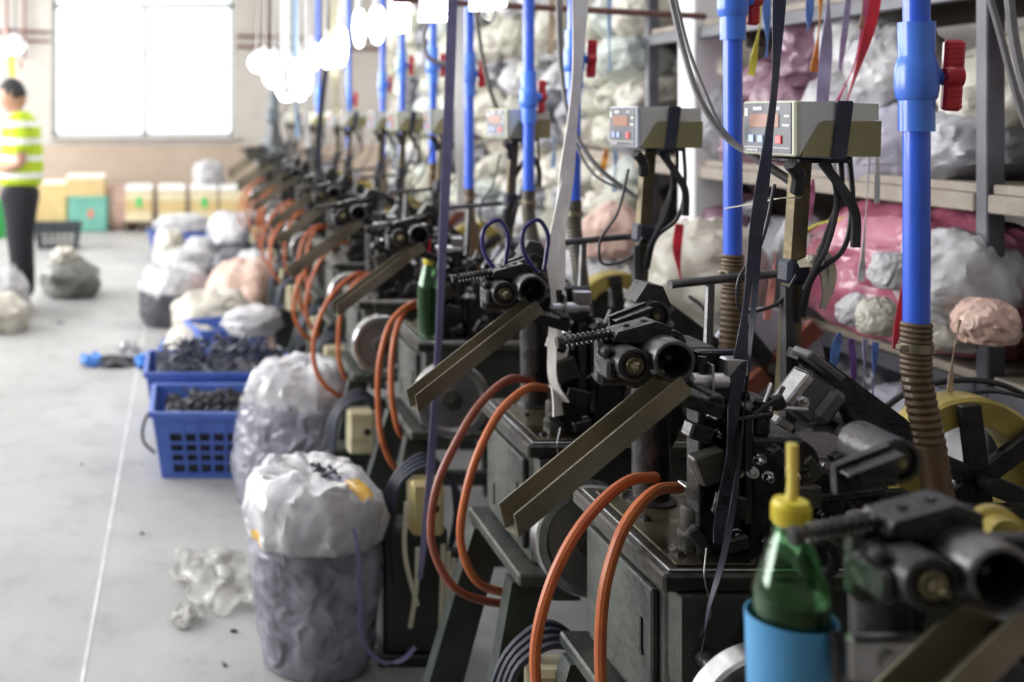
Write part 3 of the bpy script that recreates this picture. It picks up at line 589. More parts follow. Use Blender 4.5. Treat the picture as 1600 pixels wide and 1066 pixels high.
    if i == 3:
        for k, (x, z0, z1, y) in enumerate(((-.06, .33, .12, -.28), (.005, .34, .09, -.285), (.02, .32, .07, -.28), (.035, .30, .10, -.275), (-.09, .45, .18, -.285))):
            P('cream_strip', 'cst%d' % k, lambda m: m.ribbon(spline([(x, y, z0), (x - .005, y - .004, (z0 + z1) / 2), (x - .02 + .012 * k, y, z1)], 5), .012, .003, (1, .2, 0)), 'cream_strip')
    if i == 0:
        kn = P('knob_lever', 'knl', lambda m: rod(m, (-.105, .02, 1.04), (-.112, -.0, .96), .004), 'oiled_iron')
        part(kn, 'red_knob', 'knr', lambda m: m.lathe([(0, -.002), (.008, 0), (.0115, .006), (.0115, .014), (.008, .021), (0, .023)], (-.1125, -.0, .965), (0, 0, -1), 18), 'red_plastic')
        P('valve_plate', 'vpl', lambda m: (m.rng(-.10, -.03, .005, .02, 1.0, 1.04, .004), m.cyl((-.065, .0, 1.02), (-.065, .006, 1.02), .009, 12)), 'satin_steel')
        P('brass_fitting', 'bft', lambda m: m.lathe([(0, 0), (.02, 0), (.022, .003), (.022, .02), (.016, .022), (.016, .05), (0, .05)], (.16, .19, 1.07), (-.35, -1, .1), 20), 'brass_yellow')
        P('lower_roller', 'lroll', lambda m: m.lathe([(0, .003), (.01, .003), (.013, 0), (.023, 0), (.024, .002), (.024, .045), (0, .045)], (.0, .22, 1.02), (0, 1, 0), 24), 'oiled_iron')
    return t
MLAB = ['black greasy zipper machine filling the lower right corner, nearest the camera', 'zipper machine in sharp focus with two orange hoses and oily brown bed', 'zipper machine fed by the white tape, with navy tube loops on top', 'zipper machine behind a yellow stained switch box with cream strips hanging', 'fourth zipper machine behind the white tape machine, with a tilted steel chute'] + ['%s zipper machine of the row counted from the camera' % ORD[k] for k in range(5, 12)] + ['last zipper machine at the far end of the row']
MOBJ = [machine(i, d, dx, dz, MLAB[i]) for i, (d, dx, dz) in enumerate(MACH)]
# a slate grey press standing at the far end of the row
pr_ = thing('bench_press', (.93, 11.1, 0), 'slate grey pedestal press standing at the far end of the machine row', 'press')
link('press_stand', MB().rng(-.16, .16, -.16, .16, 0, .95, .02), 'press_slate', pr_)
link('press_base', MB().rng(-.19, .19, -.2, .2, .95, 1.02, .015), 'press_slate', pr_)
link('press_body', MB().lathe([(0, 1.02), (.15, 1.02), (.14, 1.12), (.08, 1.24), (.055, 1.36), (.055, 1.62), (.04, 1.68), (0, 1.69)], (0, 0, 0), (0, 0, 1), 20), 'press_slate', pr_)
link('press_head', MB().box((-.02, -.06, 1.44), (.13, .22, .16), .03), 'press_slate', pr_)
link('spindle', MB().cyl((-.02, -.12, 1.16), (-.02, -.12, 1.37), .022, 14), 'roller_steel', pr_)
lv = link('feed_lever', MB().tube([(.05, -.06, 1.44), (.10, -.06, 1.47), (.14, -.06, 1.58)], .01, 8), 'roller_steel', pr_)
link('lever_knob', MB().lathe([(0, -.02), (.018, -.012), (.022, 0), (.018, .012), (0, .02)], (.14, -.06, 1.59), (0, 0, 1), 12), 'black_rubber', lv)

# ------------------------------------------------------------------ controllers on the posts
def control_box(i, d, dx, dz, label, yaw, grey):
    t = thing('control_box', (MX + dx + .345, d + .31, 1.3785 + dz), label, 'control box', 'speed controllers on the machine posts', yaw)
    P = lambda n, k, f, mt, **kw: part(t, n, k, f, mt, **kw)
    P('lower_shell', 'cb_low', lambda m: m.prism([(-.026, 0), (.105, 0), (.107, .058), (.012, .058), (.002, .052), (-.024, .008)], -.085, .065), 'box_olive')
    P('upper_shell', 'cb_up', lambda m: m.prism([(-.027, .004), (-.022, .010), (.004, .054), (.013, .0585), (.1035, .0585), (.1035, .086), (-.027, .090)], -.083, .063), 'box_pale')
    P('panel_frame', 'cb_fr', lambda m: m.rng(-.038, -.027, -.086, .066, .0, .0915, .003), 'panel_border_grey' if grey else 'panel_border')
    fp = P('front_panel', 'cb_fp', lambda m: m.rng(-.0395, -.038, -.078, .060, .004, .088, .0005), 'panel_face')
    part(fp, 'display', 'cb_led', lambda m: m.rng(-.0405, -.0395, -.045, .040, .047, .070, .0003), 'led_window')
    for y in (.035, .008): part(fp, 'blue_button', 'cb_bb%.3f' % y, lambda m: m.rng(-.0415, -.0395, y - .008, y + .008, .021, .034, .0008), 'button_blue')
    part(fp, 'red_button', 'cb_rb', lambda m: m.rng(-.042, -.0395, -.053, -.037, .020, .034, .0008), 'button_red')
    part(fp, 'printed_lettering', 'cb_txt', lambda m: ([m.rng(-.0402, -.0395, y - .0022, y + .0022, .076, .082) for y in (.028, .0225, .017, .0115, .006)], [m.rng(-.0402, -.0395, y - .0022, y + .0022, .076, .082) for y in (-.040, -.046)],
        [m.rng(-.0402, -.0395, y - .002, y + .002, .064, .068) for y in (-.062, -.067, -.072)], [m.rng(-.0402, -.0395, y - .002, y + .002, .049, .053) for y in (-.057, -.062, -.067, -.072)], m.rng(-.0402, -.0395, .046, .056, .066, .080), m.rng(-.0402, -.0395, -.074, .058, .0128, .0138),
        [m.rng(-.0402, -.0395, .05 - k * .007 - .004, .05 - k * .007, .006, .010) for k in range(5)]), 'print_white')
    st = P('strap', 'cb_strap', lambda m: (m.prism([(.022, -.004), (.046, -.004), (.054, .058), (.058, .088), (.032, .091), (.03, .06)], -.0885, -.085), m.rng(.032, .058, -.087, .068, .086, .0905, .0005), m.rng(.028, .056, .064, .068, -.004, .0905, .0005), m.rng(.022, .046, -.088, .068, -.004, .0, .0005)), 'navy_tape')
    # cables dropping out of the box
    for k, pth in enumerate(([(.075, -.03, .0), (.07, -.04, -.05), (.045, -.04, -.13), (.018, -.035, -.21), (.0, -.03, -.26)], [(.05, -.03, .0), (.058, -.045, -.06), (.042, -.045, -.15), (.012, -.035, -.22), (.0, -.03, -.28)], [(.09, -.03, .0), (.088, -.04, -.08), (.07, -.04, -.16), (.03, -.03, -.2), (.01, -.03, -.27)], [(-.02, -.0, -.05), (-.05, -.01, -.15), (-.09, -.01, -.22), (-.085, -.01, -.26), (-.03, -.02, -.25), (.0, -.03, -.2)])):
        P('cable', 'cb_c%d' % k, lambda m: m.tube(spline(pth, 6), .0042 if k < 3 else .003, 7), 'black_rubber')
    P('cable_stub', 'cb_tail', lambda m: m.ribbon(spline([(.03, -.05, -.01), (.055, -.06, -.05), (.078, -.06, -.09), (.08, -.06, -.15)], 6), .014, .006, (1, 0, 0)), 'black_rubber')
    P('cable_gland', 'cb_bun', lambda m: m.tube(spline([(-.03, -.06, -.012), (-.01, -.05, -.03), (.0, -.03, -.06)], 5), .011, 8), 'black_rubber')
    P('cable_bundle', 'cb_bun2', lambda m: m.tube(spline([(-.01, -.02, -.22), (-.012, -.025, -.4), (-.02, -.025, -.55)], 6), .012, 8), 'black_rubber')
    return t
for i, (d, dx, dz) in enumerate(MACH):
    if i == 0: continue
    lab = ('olive control box with orange display, nearest the camera, strapped in navy tape', 'grey control box with faint red display on the second post')[i - 1] if i < 3 else ('%s control box on a post, counted from the camera' % ORD[i - 1] if i < 12 else 'control box at the far end of the machine row')
    control_box(i, d, dx, dz + (.0, .004, .0)[i % 3], lab, (.10, .02, .0, .12, -.1)[i % 5] if i > 1 else .04, i % 2 == 0)

# ------------------------------------------------------------------ blue air pipes
def blue_pipe(k, d, x, zend, zvalve, label, red_down=False):
    X = (x - VX) * d / F
    t = thing('blue_pipe', (X, d, 0), label, 'pipe', 'blue plastic air pipes above the machines')
    link('pipe', MB().lathe([(.0, 0), (.017, 0), (.017, 4.35 - zend), (0, 4.35 - zend)], (0, 0, zend), (0, 0, 1), 20), 'blue_pvc', t)
    v = part(t, 'valve_body', 'vbody', lambda m: m.lathe([(.017, -.078), (.0225, -.078), (.0225, -.034), (.0255, -.030), (.0275, -.018), (.0275, .012), (.0245, .024), (.0225, .03), (.0235, .078), (.017, .078)], (0, 0, 0), (0, 0, 1), 24), 'blue_pvc_light', loc=(0, 0, zvalve))
    part(v, 'valve_stem', 'vstem', lambda m: m.cyl((.022, 0, 0), (.036, 0, 0), .012, 14), 'blue_pvc_light')
    part(v, 'valve_handle', 'vhand', lambda m: (m.lathe([(0, 0), (.015, 0), (.017, .004), (.015, .022), (0, .024)], (.034, 0, 0), (1, 0, 0), 18), m.box((.046, 0, .026), (.026, .015, .052), .004, (0, .05, 0)), m.box((.044, 0, -.026), (.024, .015, .046), .004, (0, .06, 0)), [m.box((.046, -.0078, .02 + q * .007), (.022, .002, .0025), .0005) for q in range(4)], [m.box((.044, -.0078, -.022 - q * .007), (.02, .002, .0025), .0005) for q in range(4)]), 'red_plastic', rot=(0, 0, (-.25, .2, -.1, .3)[k % 4]))
    part(t, 'pipe_stripe', 'pstripe', lambda m: m.lathe([(.0171, 0), (.0187, .0), (.0187, .012), (.0171, .012)], (0, 0, 0), (0, 0, 1), 20), 'clamp_metal', loc=(0, 0, zend - .002))
    cl = part(t, 'hose_clamp', 'hclamp', lambda m: (m.lathe([(.0195, 0), (.0222, 0), (.0222, .013), (.0195, .013)], (0, 0, 0), (0, 0, 1), 22), m.box((-.024, -.004, .0065), (.011, .013, .009), .002)), 'clamp_metal', loc=(0, 0, zend - .030))
    # ribbed hose down to the machine
    dx = (.025, -.02, .02, .03, .02)[k % 5]
    path = spline([(0, 0, zend + .012), (.0, 0, zend - .06), (dx * .5, -.01, zend - .16), (dx, -.02, zend - .28)], 19 if k < 3 else 6)
    if k < 3:
        n = len(path); pp = []
        rad = lambda q: .0187 + .0019 * (1 if int(q * (n - 1) + .5) % 2 else 0)
    else: rad = .0195
    link('ribbed_hose', MB().tube(path, rad, 16), 'brown_hose' if k != 2 and k != 3 else 'dark_hose', t)
    return t
PIPES = [(1.556, 1432, 1.142, 1.505, 'thick blue pipe with red valve in front of the shelf posts, nearest'), (2.08, 1145, 1.172, 1.672, 'blue pipe just left of the olive control box'), (2.92, 897, 1.21, 1.60, 'blue pipe behind the hanging white tape'), (3.30, 826, 1.21, 1.505, 'blue pipe with red valve left of the white tape'), (3.97, 733, 1.17, 1.60, 'blue pipe just right of the lilac tape'), (4.6, 676, 1.235, 1.66, 'blue pipe just left of the lilac tape'), (5.5, 628, 1.2, 1.70, 'sixth pale blue pipe of the row behind the lamps'), (6.1, 598, 1.2, 1.62, 'seventh pale blue pipe of the row behind the lamps'), (7.2, 545, 1.2, 1.55, 'eighth pale blue pipe of the row behind the lamps'), (8.6, 497, 1.2, 1.6, 'farthest blue pipe at the end of the row')]
for k, (d, x, ze, zv, lab) in enumerate(PIPES): blue_pipe(k, d, x, ze, zv, lab)

# ------------------------------------------------------------------ tapes, cables, wires
def tape(name, label, pts, w, material, cat='tape', th=.0016, side=(1, .25, 0), tw=None, grp=None):
    return link(name, MB().ribbon(spline([px(*p) for p in pts], 8), w, th, side, tw), material, label=label, cat=cat, group=grp)
up = lambda x, y, d: (x, y - (2.6) * F / d, d)       # the same strand carried on up towards the roof
tape('hanging_tape', 'navy tape hanging past the olive control box into the focused machine', [up(1222, 0, 1.70), (1218, 0, 1.70), (1210, 130, 1.68), (1194, 270, 1.64), (1180, 370, 1.62), (1165, 480, 1.60), (1157, 560, 1.58), (1150, 610, 1.575), (1139, 720, 1.575), (1132, 800, 1.57), (1126, 850, 1.565)], lambda q: .019 if q < .72 else .024, 'navy_tape', tw=lambda q: .5 * math.sin(q * 22))
tape('hanging_tape', 'second thin navy strand twisted beside the navy tape', [up(1226, 0, 1.72), (1222, 0, 1.72), (1206, 200, 1.68), (1190, 330, 1.66), (1183, 420, 1.64), (1172, 540, 1.61), (1163, 640, 1.59), (1150, 760, 1.56), (1128, 880, 1.52), (1106, 960, 1.50), (1098, 1020, 1.49)], lambda q: .008, 'navy_tape', tw=lambda q: q * 9)
tape('hanging_tape', 'white cotton tape hanging from the roof into its guide', [up(912, 0, 2.30), (907, 0, 2.30), (901, 120, 2.28), (890, 230, 2.26), (880, 320, 2.24), (872, 380, 2.23), (874, 430, 2.22), (877, 470, 2.205), (876, 530, 2.19), (868, 590, 2.185), (872, 650, 2.18)], lambda q: .030 + .006 * math.sin(q * 25), 'white_tape', th=.003, tw=lambda q: .35 * math.sin(q * 18))
tape('hanging_tape', 'loose white tape strand drooping beside the white tape', [(886, 270, 2.25), (872, 340, 2.22), (862, 400, 2.2), (868, 470, 2.19), (863, 540, 2.175), (866, 600, 2.17), (884, 628, 2.18)], lambda q: .018, 'white_tape', th=.003, tw=lambda q: 1.2 * q)
tape('hanging_tape', 'long lilac tape hanging down in front of the third machine', [up(712, 0, 2.66), (707, 0, 2.66), (700, 200, 2.66), (692, 380, 2.66), (686, 520, 2.66), (678, 660, 2.67), (671, 760, 2.68), (662, 850, 2.69), (656, 905, 2.70)], lambda q: .024 - .012 * max(0, q - .6) * 2.5, 'lilac_tape', tw=lambda q: .4 * math.sin(q * 9))
tape('hanging_tape', 'thin lilac tape looping beside the small green bottle', [(668, 418, 3.4), (664, 450, 3.4), (661, 480, 3.4), (664, 505, 3.4), (676, 520, 3.42)], .014, 'lilac_tape')
tape('hanging_tape', 'navy blue tape hanging far down the machine row', [up(512, 0, 6.2), (511, 90, 6.2), (500, 190, 6.2), (497, 280, 6.15)], .035, 'navy_tape')
def cable(label, pts, r, material='grey_cable', n=8, cat='cable'):
    return link('cable', MB().tube(spline([px(*p) for p in pts], n), r, 8), material, label=label, cat=cat)
cable('grey cable sweeping down to the olive control box', [up(1030, -300, 2.0), (1049, 0, 2.0), (1068, 80, 1.98), (1096, 160, 1.95), (1140, 220, 1.93), (1185, 248, 1.9), (1238, 282, 1.88)], .0055)
cable('thin grey cable twisted beside the one to the olive control box', [up(1034, -300, 2.02), (1056, 0, 2.02), (1080, 90, 2.0), (1104, 150, 1.97), (1128, 200, 1.95), (1180, 250, 1.91), (1235, 288, 1.89)], .0035)
cable('grey cable drooping to the second control box post', [up(868, -200, 2.6), (872, 0, 2.6), (877, 110, 2.58), (895, 200, 2.54), (935, 262, 2.5), (990, 306, 2.47), (1004, 318, 2.46)], .0055)
cable('thin grey cable beside the one to the second control post', [up(872, -200, 2.62), (877, 0, 2.62), (880, 120, 2.6), (900, 225, 2.56), (932, 276, 2.52), (985, 300, 2.48)], .0035)
cable('dark cable drooping to the third control box', [up(738, -200, 3.5), (745, 30, 3.5), (758, 110, 3.48), (782, 180, 3.45), (815, 220, 3.42), (826, 232, 3.41), (812, 262, 3.41), (794, 295, 3.41)], .007, 'dark_hose')
cable('dark cable bowing around the blue pipe by the lilac tape', [(672, 26, 4.0), (662, 60, 4.0), (672, 92, 4.0), (700, 100, 4.0), (722, 96, 4.0)], .009, 'grey_cable')
cable('short black cable loop under the white lamp at top', [(746, 8, 3.0), (756, 30, 3.0), (766, 34, 3.0), (774, 8, 3.0), (776, -30, 3.0)], .004, 'black_rubber')
cable('pale cable hanging in the top right corner', [up(1535, -100, 2.0), (1548, 0, 2.0), (1562, 50, 2.0), (1578, 110, 2.0), (1602, 190, 2.0), (1640, 260, 2.0)], .006)
cable('grey conduit hanging at the top right edge', [up(1572, -100, 2.05), (1577, 0, 2.05), (1584, 60, 2.05), (1600, 130, 2.05), (1630, 210, 2.05)], .0085)
cable('thin string tied from blue pipe to the nearest control post', [(1132, 326, 2.0), (1180, 318, 1.93), (1236, 309, 1.83), (1252, 309, 1.83)], .0012, 'cream_strip', cat='string')
cable('thin yellow thread stretched behind the focused machine', [(1275, 692, 1.95), (1340, 682, 1.95), (1400, 668, 1.95)], .0014, 'brass_yellow', cat='string')
cable('black hoop of cable above the yellow reel', [(1376, 642, 2.2), (1420, 612, 2.2), (1480, 596, 2.2), (1560, 600, 2.2), (1640, 640, 2.2)], .006, 'black_rubber')
cable('thin dark hoop of cable around the yellow reel', [(1430, 640, 2.15), (1490, 620, 2.15), (1550, 612, 2.15), (1620, 625, 2.15)], .004, 'black_rubber')
cable('slack grey cables crossing behind the steel stand', [(1076, 462, 2.4), (1098, 480, 2.4), (1112, 520, 2.4), (1106, 570, 2.4)], .004)
link('cross_pipe', MB().tube([(.70, 3.62, 1.835), (1.72, 3.58, 1.775)], .011, 10), 'rust_pipe', label='rusty cross pipe near the top running to the shelf rack', cat='pipe')

# ------------------------------------------------------------------ bottles
def bottle(loc, label, s, straw, red):
    t = thing('bottle', loc, label, 'bottle', 'green bottles of oil')
    pr = [(.0, .0), (.026, 0), (.0315, .006), (.0325, .02), (.0325, .150), (.0318, .156), (.0292, .165), (.0225, .186), (.0168, .203), (.0138, .213), (.0130, .222)]
    link('bottle_shell', MB().lathe(pr + [(.0118, .222), (.0127, .213), (.0157, .203), (.0214, .186), (.0281, .165), (.0307, .156), (.0314, .149), (.0314, .02), (.0, .003)], (0, 0, 0), (0, 0, 1), 36), 'bottle_green', t)
    link('liquid', MB().lathe([(0, .004), (.0312, .02), (.0312, .147), (0, .147)], (0, 0, 0), (0, 0, 1), 30), 'bottle_liquid', t)
    c = link('cap', MB().lathe([(.0, .214), (.0148, .214), (.0158, .216), (.0158, .232), (.0145, .236), (0, .237)], (0, 0, 0), (0, 0, 1), 28), 'cap_yellow', t)
    if s: link('cap_rib', MB().add([], []) if False else (lambda m: ([m.box((.016 * math.cos(a), .016 * math.sin(a), .224), (.0012, .0018, .014), 0, (0, 0, a)) for a in [k * math.pi / 14 for k in range(28)]], m)[1])(MB()), 'cap_yellow', c)
    link('spout', MB().tube([(0, 0, .236), (.0015, 0, .25), (.0005, -.001, .288)], .0048, 10), straw, c)
    if s:
        link('neck_ring', MB().lathe([(.0125, .208), (.0165, .208), (.0165, .2105), (.0125, .2105)], (0, 0, 0), (0, 0, 1), 24), 'bottle_green', t)
    return t
B0 = px(1236, 1000, 1.0); 
bottle((B0.x, 1.0, .860), 'green oil bottle with yellow cap and spout standing in a blue cup', True, 'straw_yellow', False)
cup = thing('cup', (B0.x, 1.0, .83), 'blue plastic cup holding the green oil bottle', 'cup')
link('cup_wall', MB().lathe([(0, .0), (.034, 0), (.0385, .160), (.0372, .160), (.033, .004), (0, .004)], (0, 0, 0), (0, 0, 1), 36), 'blue_cup', cup)
link('cup_bracket', MB().rng(.036, .13, -.008, .008, .08, .10, .002), 'black_iron', cup)
bottle((MX - .01 + .042, 3.10 + .045, .8045), 'small green bottle with yellow cap and red spout behind the lilac tape', False, 'red_plastic', True)

# ------------------------------------------------------------------ lamps over the row
def row_lamp(d, x, y, w, h, label, warm=False):
    p = px(x, y, d)
    t = thing('work_lamp', p, label, 'lamp', 'bright white lamps hung over the machine row')
    if d > 4.2: part(t, 'lamp_holder', 'lh%.3f%.3f' % (w, h), lambda m: m.lathe([(0, h * .9), (w * .34, h * .9), (w * .2, h * 1.15), (.012, h * 1.3), (0, h * 1.3)], (0, -.06, 0), (0, 0, 1), 14), 'lamp_body')
    else: part(t, 'lamp_housing', 'lh%.3f%.3f' % (w, h), lambda m: m.prism([(-w / 2, 0), (w / 2, 0), (w * .38, h), (-w * .38, h)], -.05, .09), 'lamp_body')
    if d > 4.2: part(t, 'diffuser', 'lb%.3f%.3f' % (w, h), lambda m: m.lathe([(0, -.03), (w * .3, -.02), (w * .52, h * .12), (w * .6, h * .4), (w * .52, h * .72), (w * .3, h * .95), (0, h)], (0, -.06, 0), (0, 0, 1), 16), 'lamp_glow_warm' if warm else 'lamp_glow')
    else: part(t, 'diffuser', 'ld%.3f%.3f' % (w, h), lambda m: (m.rng(-w * .46, w * .46, -.057, -.051, .008, h * .92, .001), m.rng(-w * .47, w * .47, -.045, .085, -.008, 0, .001)), 'lamp_glow_warm' if warm else 'lamp_glow')
    part(t, 'power_cord', 'lc%.3f' % h, lambda m: m.tube([(0, 0, h), (.01, 0, h + .4), (0, 0, 2.35)], .005, 6), 'strip_white')
for k, (d, x, y, w, h, wm) in enumerate([(3.0, 765, 8, .07, .07, 0), (3.2, 684, 26, .08, .10, 0), (3.75, 624, 45, .055, .11, 0), (4.4, 585, 60, .06, .13, 0), (4.9, 558, 66, .05, .15, 0), (5.5, 530, 96, .06, .18, 1), (6.0, 508, 100, .06, .14, 1), (6.6, 486, 104, .09, .14, 1), (7.2, 466, 150, .14, .26, 0), (7.9, 447, 152, .14, .28, 0), (8.6, 428, 132, .16, .22, 0), (9.4, 413, 110, .16, .16, 0), (10.2, 402, 108, .14, .14, 0)]):
    row_lamp(d, x, y, w, h, '%s bright white lamp over the machine row, counted from the camera' % (ORD[k] if k else 'nearest'), wm)
def hang_lamp(label, x, y, d):
    t = thing('bulb_lamp', px(x, y, d), label, 'lamp', 'bulb lamps hanging left of the window')
    part(t, 'bulb', 'bulb', lambda m: m.lathe([(0, -.10), (.03, -.095), (.06, -.07), (.07, -.04), (.055, 0), (.02, .03), (0, .03)], (0, 0, 0), (0, 0, 1), 16), 'lamp_glow')
    part(t, 'shade', 'bshade', lambda m: m.lathe([(.10, -.03), (.105, -.03), (.03, .07), (.0, .075)], (0, 0, 0), (0, 0, 1), 18), 'lamp_body')
    part(t, 'cord', 'bcord', lambda m: m.tube([(0, 0, .07), (0, 0, 2.0)], .006, 6), 'rack_steel')
hang_lamp('bulb lamp hanging above the person in the striped shirt', 24, 66, 9.2); hang_lamp('bulb lamp cut by the left edge above the person', 0, 72, 8.6)
tape('hanging_strip', 'yellow strip hanging under the bulb lamp at upper left', [(19, 78, 9.2), (18, 100, 9.2), (20, 120, 9.2)], .05, 'ribbon_yellow', 'strip')
tape('hanging_strip', 'orange curling strip hanging beside the lamp at upper left', [up(26, 0, 9.6), (26, 88, 9.6), (34, 100, 9.6), (27, 118, 9.6), (33, 135, 9.6), (32, 165, 9.6)], .03, 'ribbon_salmon', 'strip', tw=lambda q: q * 7)
for k, (x, y0, y1, d, w, mt, lab) in enumerate([(446, 110, 150, 7.0, .07, 'strip_white', 'wide white paper strip hanging below the far lamps'), (462, 120, 215, 6.9, .03, 'ribbon_sky', 'pale blue strip hanging below the far lamps'), (478, 90, 230, 6.5, .03, 'strip_white', 'narrow white strip hanging at the far control posts'), (522, 110, 180, 6.0, .05, 'cream_strip', 'cream strip hanging below the lamps'), (537, 80, 190, 5.9, .03, 'strip_white', 'white cord strip between the far control boxes'), (722, 110, 165, 4.1, .05, 'strip_white', 'white sheet strip hanging beside the lilac tape'), (718, 235, 330, 3.9, .035, 'strip_white', 'white knotted rag hanging under the fourth control box')]):
    tape('hanging_strip', lab, [(x, y0 - 260, d), (x, y0 - 10, d), (x + 1, (y0 + y1) / 2, d), (x + 3, y1, d)], w, mt, 'strip', tw=lambda q: .5 * math.sin(q * 7))
#==PART2==
# ------------------------------------------------------------------ sacks
def blob_mesh(key, seed, sx, sy, sz, amp=.16, freq=2.2, nu=36, nv=22, sq=2.6, pinch=0.0, flat=.75):
    if key in CACHE: return CACHE[key]
    vs = []; fs = []
    off = Vector((seed * 7.13, seed * 3.7, seed * 1.9))
    for j in range(nv + 1):
        th = math.pi * j / nv - math.pi / 2
        for i in range(nu):
            a = 2 * math.pi * i / nu
            n = Vector((math.cos(th) * math.cos(a), math.cos(th) * math.sin(a), math.sin(th)))
            r = (abs(n.x) ** sq + abs(n.y) ** sq + abs(n.z) ** sq) ** (-1 / sq)
            p = n * r
            q = n * freq + off
            dsp = noise.noise(q) * .75 + abs(noise.noise(q * 2.1)) * .6 - .25 + abs(noise.noise(q * 4.2)) * .25
            p *= 1 + amp * dsp
            if pinch and p.z > .2: f = 1 - pinch * min(1, (p.z - .2) / .8) ** 1.3; p.x *= f; p.y *= f
            if p.z < -flat: p.z = -flat - (abs(p.z) - flat) * .1
            vs.append((p.x * sx, p.y * sy, (p.z + flat) * sz))
    for j in range(nv):
        for i in range(nu):
            a, b = j * nu + i, j * nu + (i + 1) % nu; fs.append((a, b, b + nu, a + nu))
    mb = MB(); mb.add(vs, fs); me = mb.mesh('sack'); recalc(me); me.shade_smooth(); CACHE[key] = me
    return me
def knot(parent, key, loc, s, material):
    part(parent, 'tied_neck', key, lambda m: m.lathe([(0, -.02), (.04, -.01), (.018, .015), (.016, .025), (.04, .05), (.055, .07), (.03, .06), (0, .05)], (0, 0, 0), (0, 0, 1), 12), material, loc=loc, scl=(s, s, s))

# big sacks in the foreground of the aisle
def filled_sack(name, label, loc, R, hbody, htop, seed, body_mat, top_mat, lean=(0, 0), squash=1.0, taper=1.0, topR=1.05, yellow=False, rotz=0):
    t = thing(name, loc, label, 'sack', None, rotz)
    nu = 64; off = Vector((seed * 5.3, seed * 2.1, 0))
    def grid(rows, name, material, amp, closed_top):
        vs = []; fs = []
        for j, (r, z) in enumerate(rows):
            for i in range(nu):
                a = 2 * math.pi * i / nu; n = Vector((math.cos(a), math.sin(a), z * 4.0)) + off
                k = 1 + amp * (noise.noise(n * 1.3) * .8 + abs(noise.noise(n * 3.1)) * .8 - .25 + .45 * (abs(noise.noise(n * 6.5)) - .2))
                rx = Vector((r * math.cos(a) / R, r * math.sin(a) / R, 0)) * 2.2 + off
                zz = z + amp * (.16 * noise.noise(rx * 1.2 + Vector((3, 1, 0))) + .14 * (abs(noise.noise(rx * 2.6)) - .2)) * (1 if z > hbody else .3)
                q = z / (hbody + htop)
                vs.append((r * k * math.cos(a) + lean[0] * q, r * k * math.sin(a) * squash + lean[1] * q, max(zz, .001)))
        for j in range(len(rows) - 1):
            for i in range(nu): a, b = j * nu + i, j * nu + (i + 1) % nu; fs.append((a, b, b + nu, a + nu))
        me = MB().add(vs, fs).mesh(name); recalc(me); me.shade_smooth()
        return link(name, me, material, t)
    NB = 16; body = [(0, .002), (R * .62 * taper, .002)] + [(R * (taper + (1 - taper) * (k / NB)) * (1 - .24 * (1 - k / NB) ** 2.2), .006 + (hbody - .006) * k / NB) for k in range(NB + 1)] + [(0, hbody)]
    b = grid(body, 'filled_body', body_mat, .10, True)
    T = R * topR
    top = [(R * .96, hbody - .035), (T * 1.0, hbody - .02), (T * 1.03, hbody + .01), (T * 1.03, hbody + htop * .22), (T * 1.0, hbody + htop * .45), (T * .92, hbody + htop * .72), (T * .80, hbody + htop * .92), (T * .68, hbody + htop), (T * .55, hbody + htop * 1.0), (T * .42, hbody + htop * 1.0), (T * .30, hbody + htop * .98), (T * .18, hbody + htop * .95), (T * .07, hbody + htop * .93), (0, hbody + htop * .93)]
    tp = grid(top, 'folded_top', top_mat, .17, True)
    return t, tp
def print_mat():                                     # clear film with yellow printed patches
    m = bpy.data.materials['film_clear'].copy(); m.name = 'film_printed'; nt = m.node_tree; p = nt.nodes['Principled BSDF']
    src = p.inputs['Base Color'].links[0].from_socket; tc = [n for n in nt.nodes if n.type == 'TEX_COORD'][0]
    fac = None
    for (c, r) in (((.09, -.10, .47), .045), ((-.165, -.10, .345), .036), ((-.15, -.13, .30), .02)):
        v = nt.nodes.new('ShaderNodeVectorMath'); v.operation = 'DISTANCE'; v.inputs[1].default_value = c; nt.links.new(tc.outputs['Object'], v.inputs[0])
        l = nt.nodes.new('ShaderNodeMath'); l.operation = 'LESS_THAN'; l.inputs[1].default_value = r; nt.links.new(v.outputs['Value'], l.inputs[0])
        if fac is None: fac = l.outputs[0]
        else:
            a = nt.nodes.new('ShaderNodeMath'); a.operation = 'MAXIMUM'; nt.links.new(fac, a.inputs[0]); nt.links.new(l.outputs[0], a.inputs[1]); fac = a.outputs[0]
    mx = nt.nodes.new('ShaderNodeMix'); mx.data_type = 'RGBA'; mx.inputs[7].default_value = (.80, .48, .08, 1)
    nt.links.new(src, mx.inputs[6]); nt.links.new(fac, mx.inputs[0]); nt.links.new(mx.outputs[2], p.inputs['Base Color']); MATS['film_printed'] = m
print_mat()
s1, tp = filled_sack('plastic_sack', 'clear plastic sack of grey scrap with crumpled white top, nearest in the aisle', (.355, 2.90, 0), .180, .37, .14, 3, 'film_grey', 'film_printed', (-.012, -.01), topR=1.06)
link('scrap_tuft', (lambda m: ([m.box((random.Random(k).uniform(-.02, .02), random.Random(k + 50).uniform(-.02, .02), random.Random(k + 90).uniform(0, .03)), (.03, .006, .006), .001, (k, k * 2, k * 3)) for k in range(14)], m)[1])(MB()), 'scrap_black', tp, loc=(.015, -.07, .50), scl=(1.5, 1.5, 1.2))
link('lilac_strap', MB().ribbon(spline([(.02, -.07, .515), (.05, -.12, .512), (.07, -.175, .44), (.08, -.212, .36), (.085, -.205, .25), (.10, -.20, .13), (.15, -.19, .085), (.20, -.17, .085), (.235, -.14, .10)], 8), .011, .0015, (1, .3, 0)), 'lilac_tape', s1)
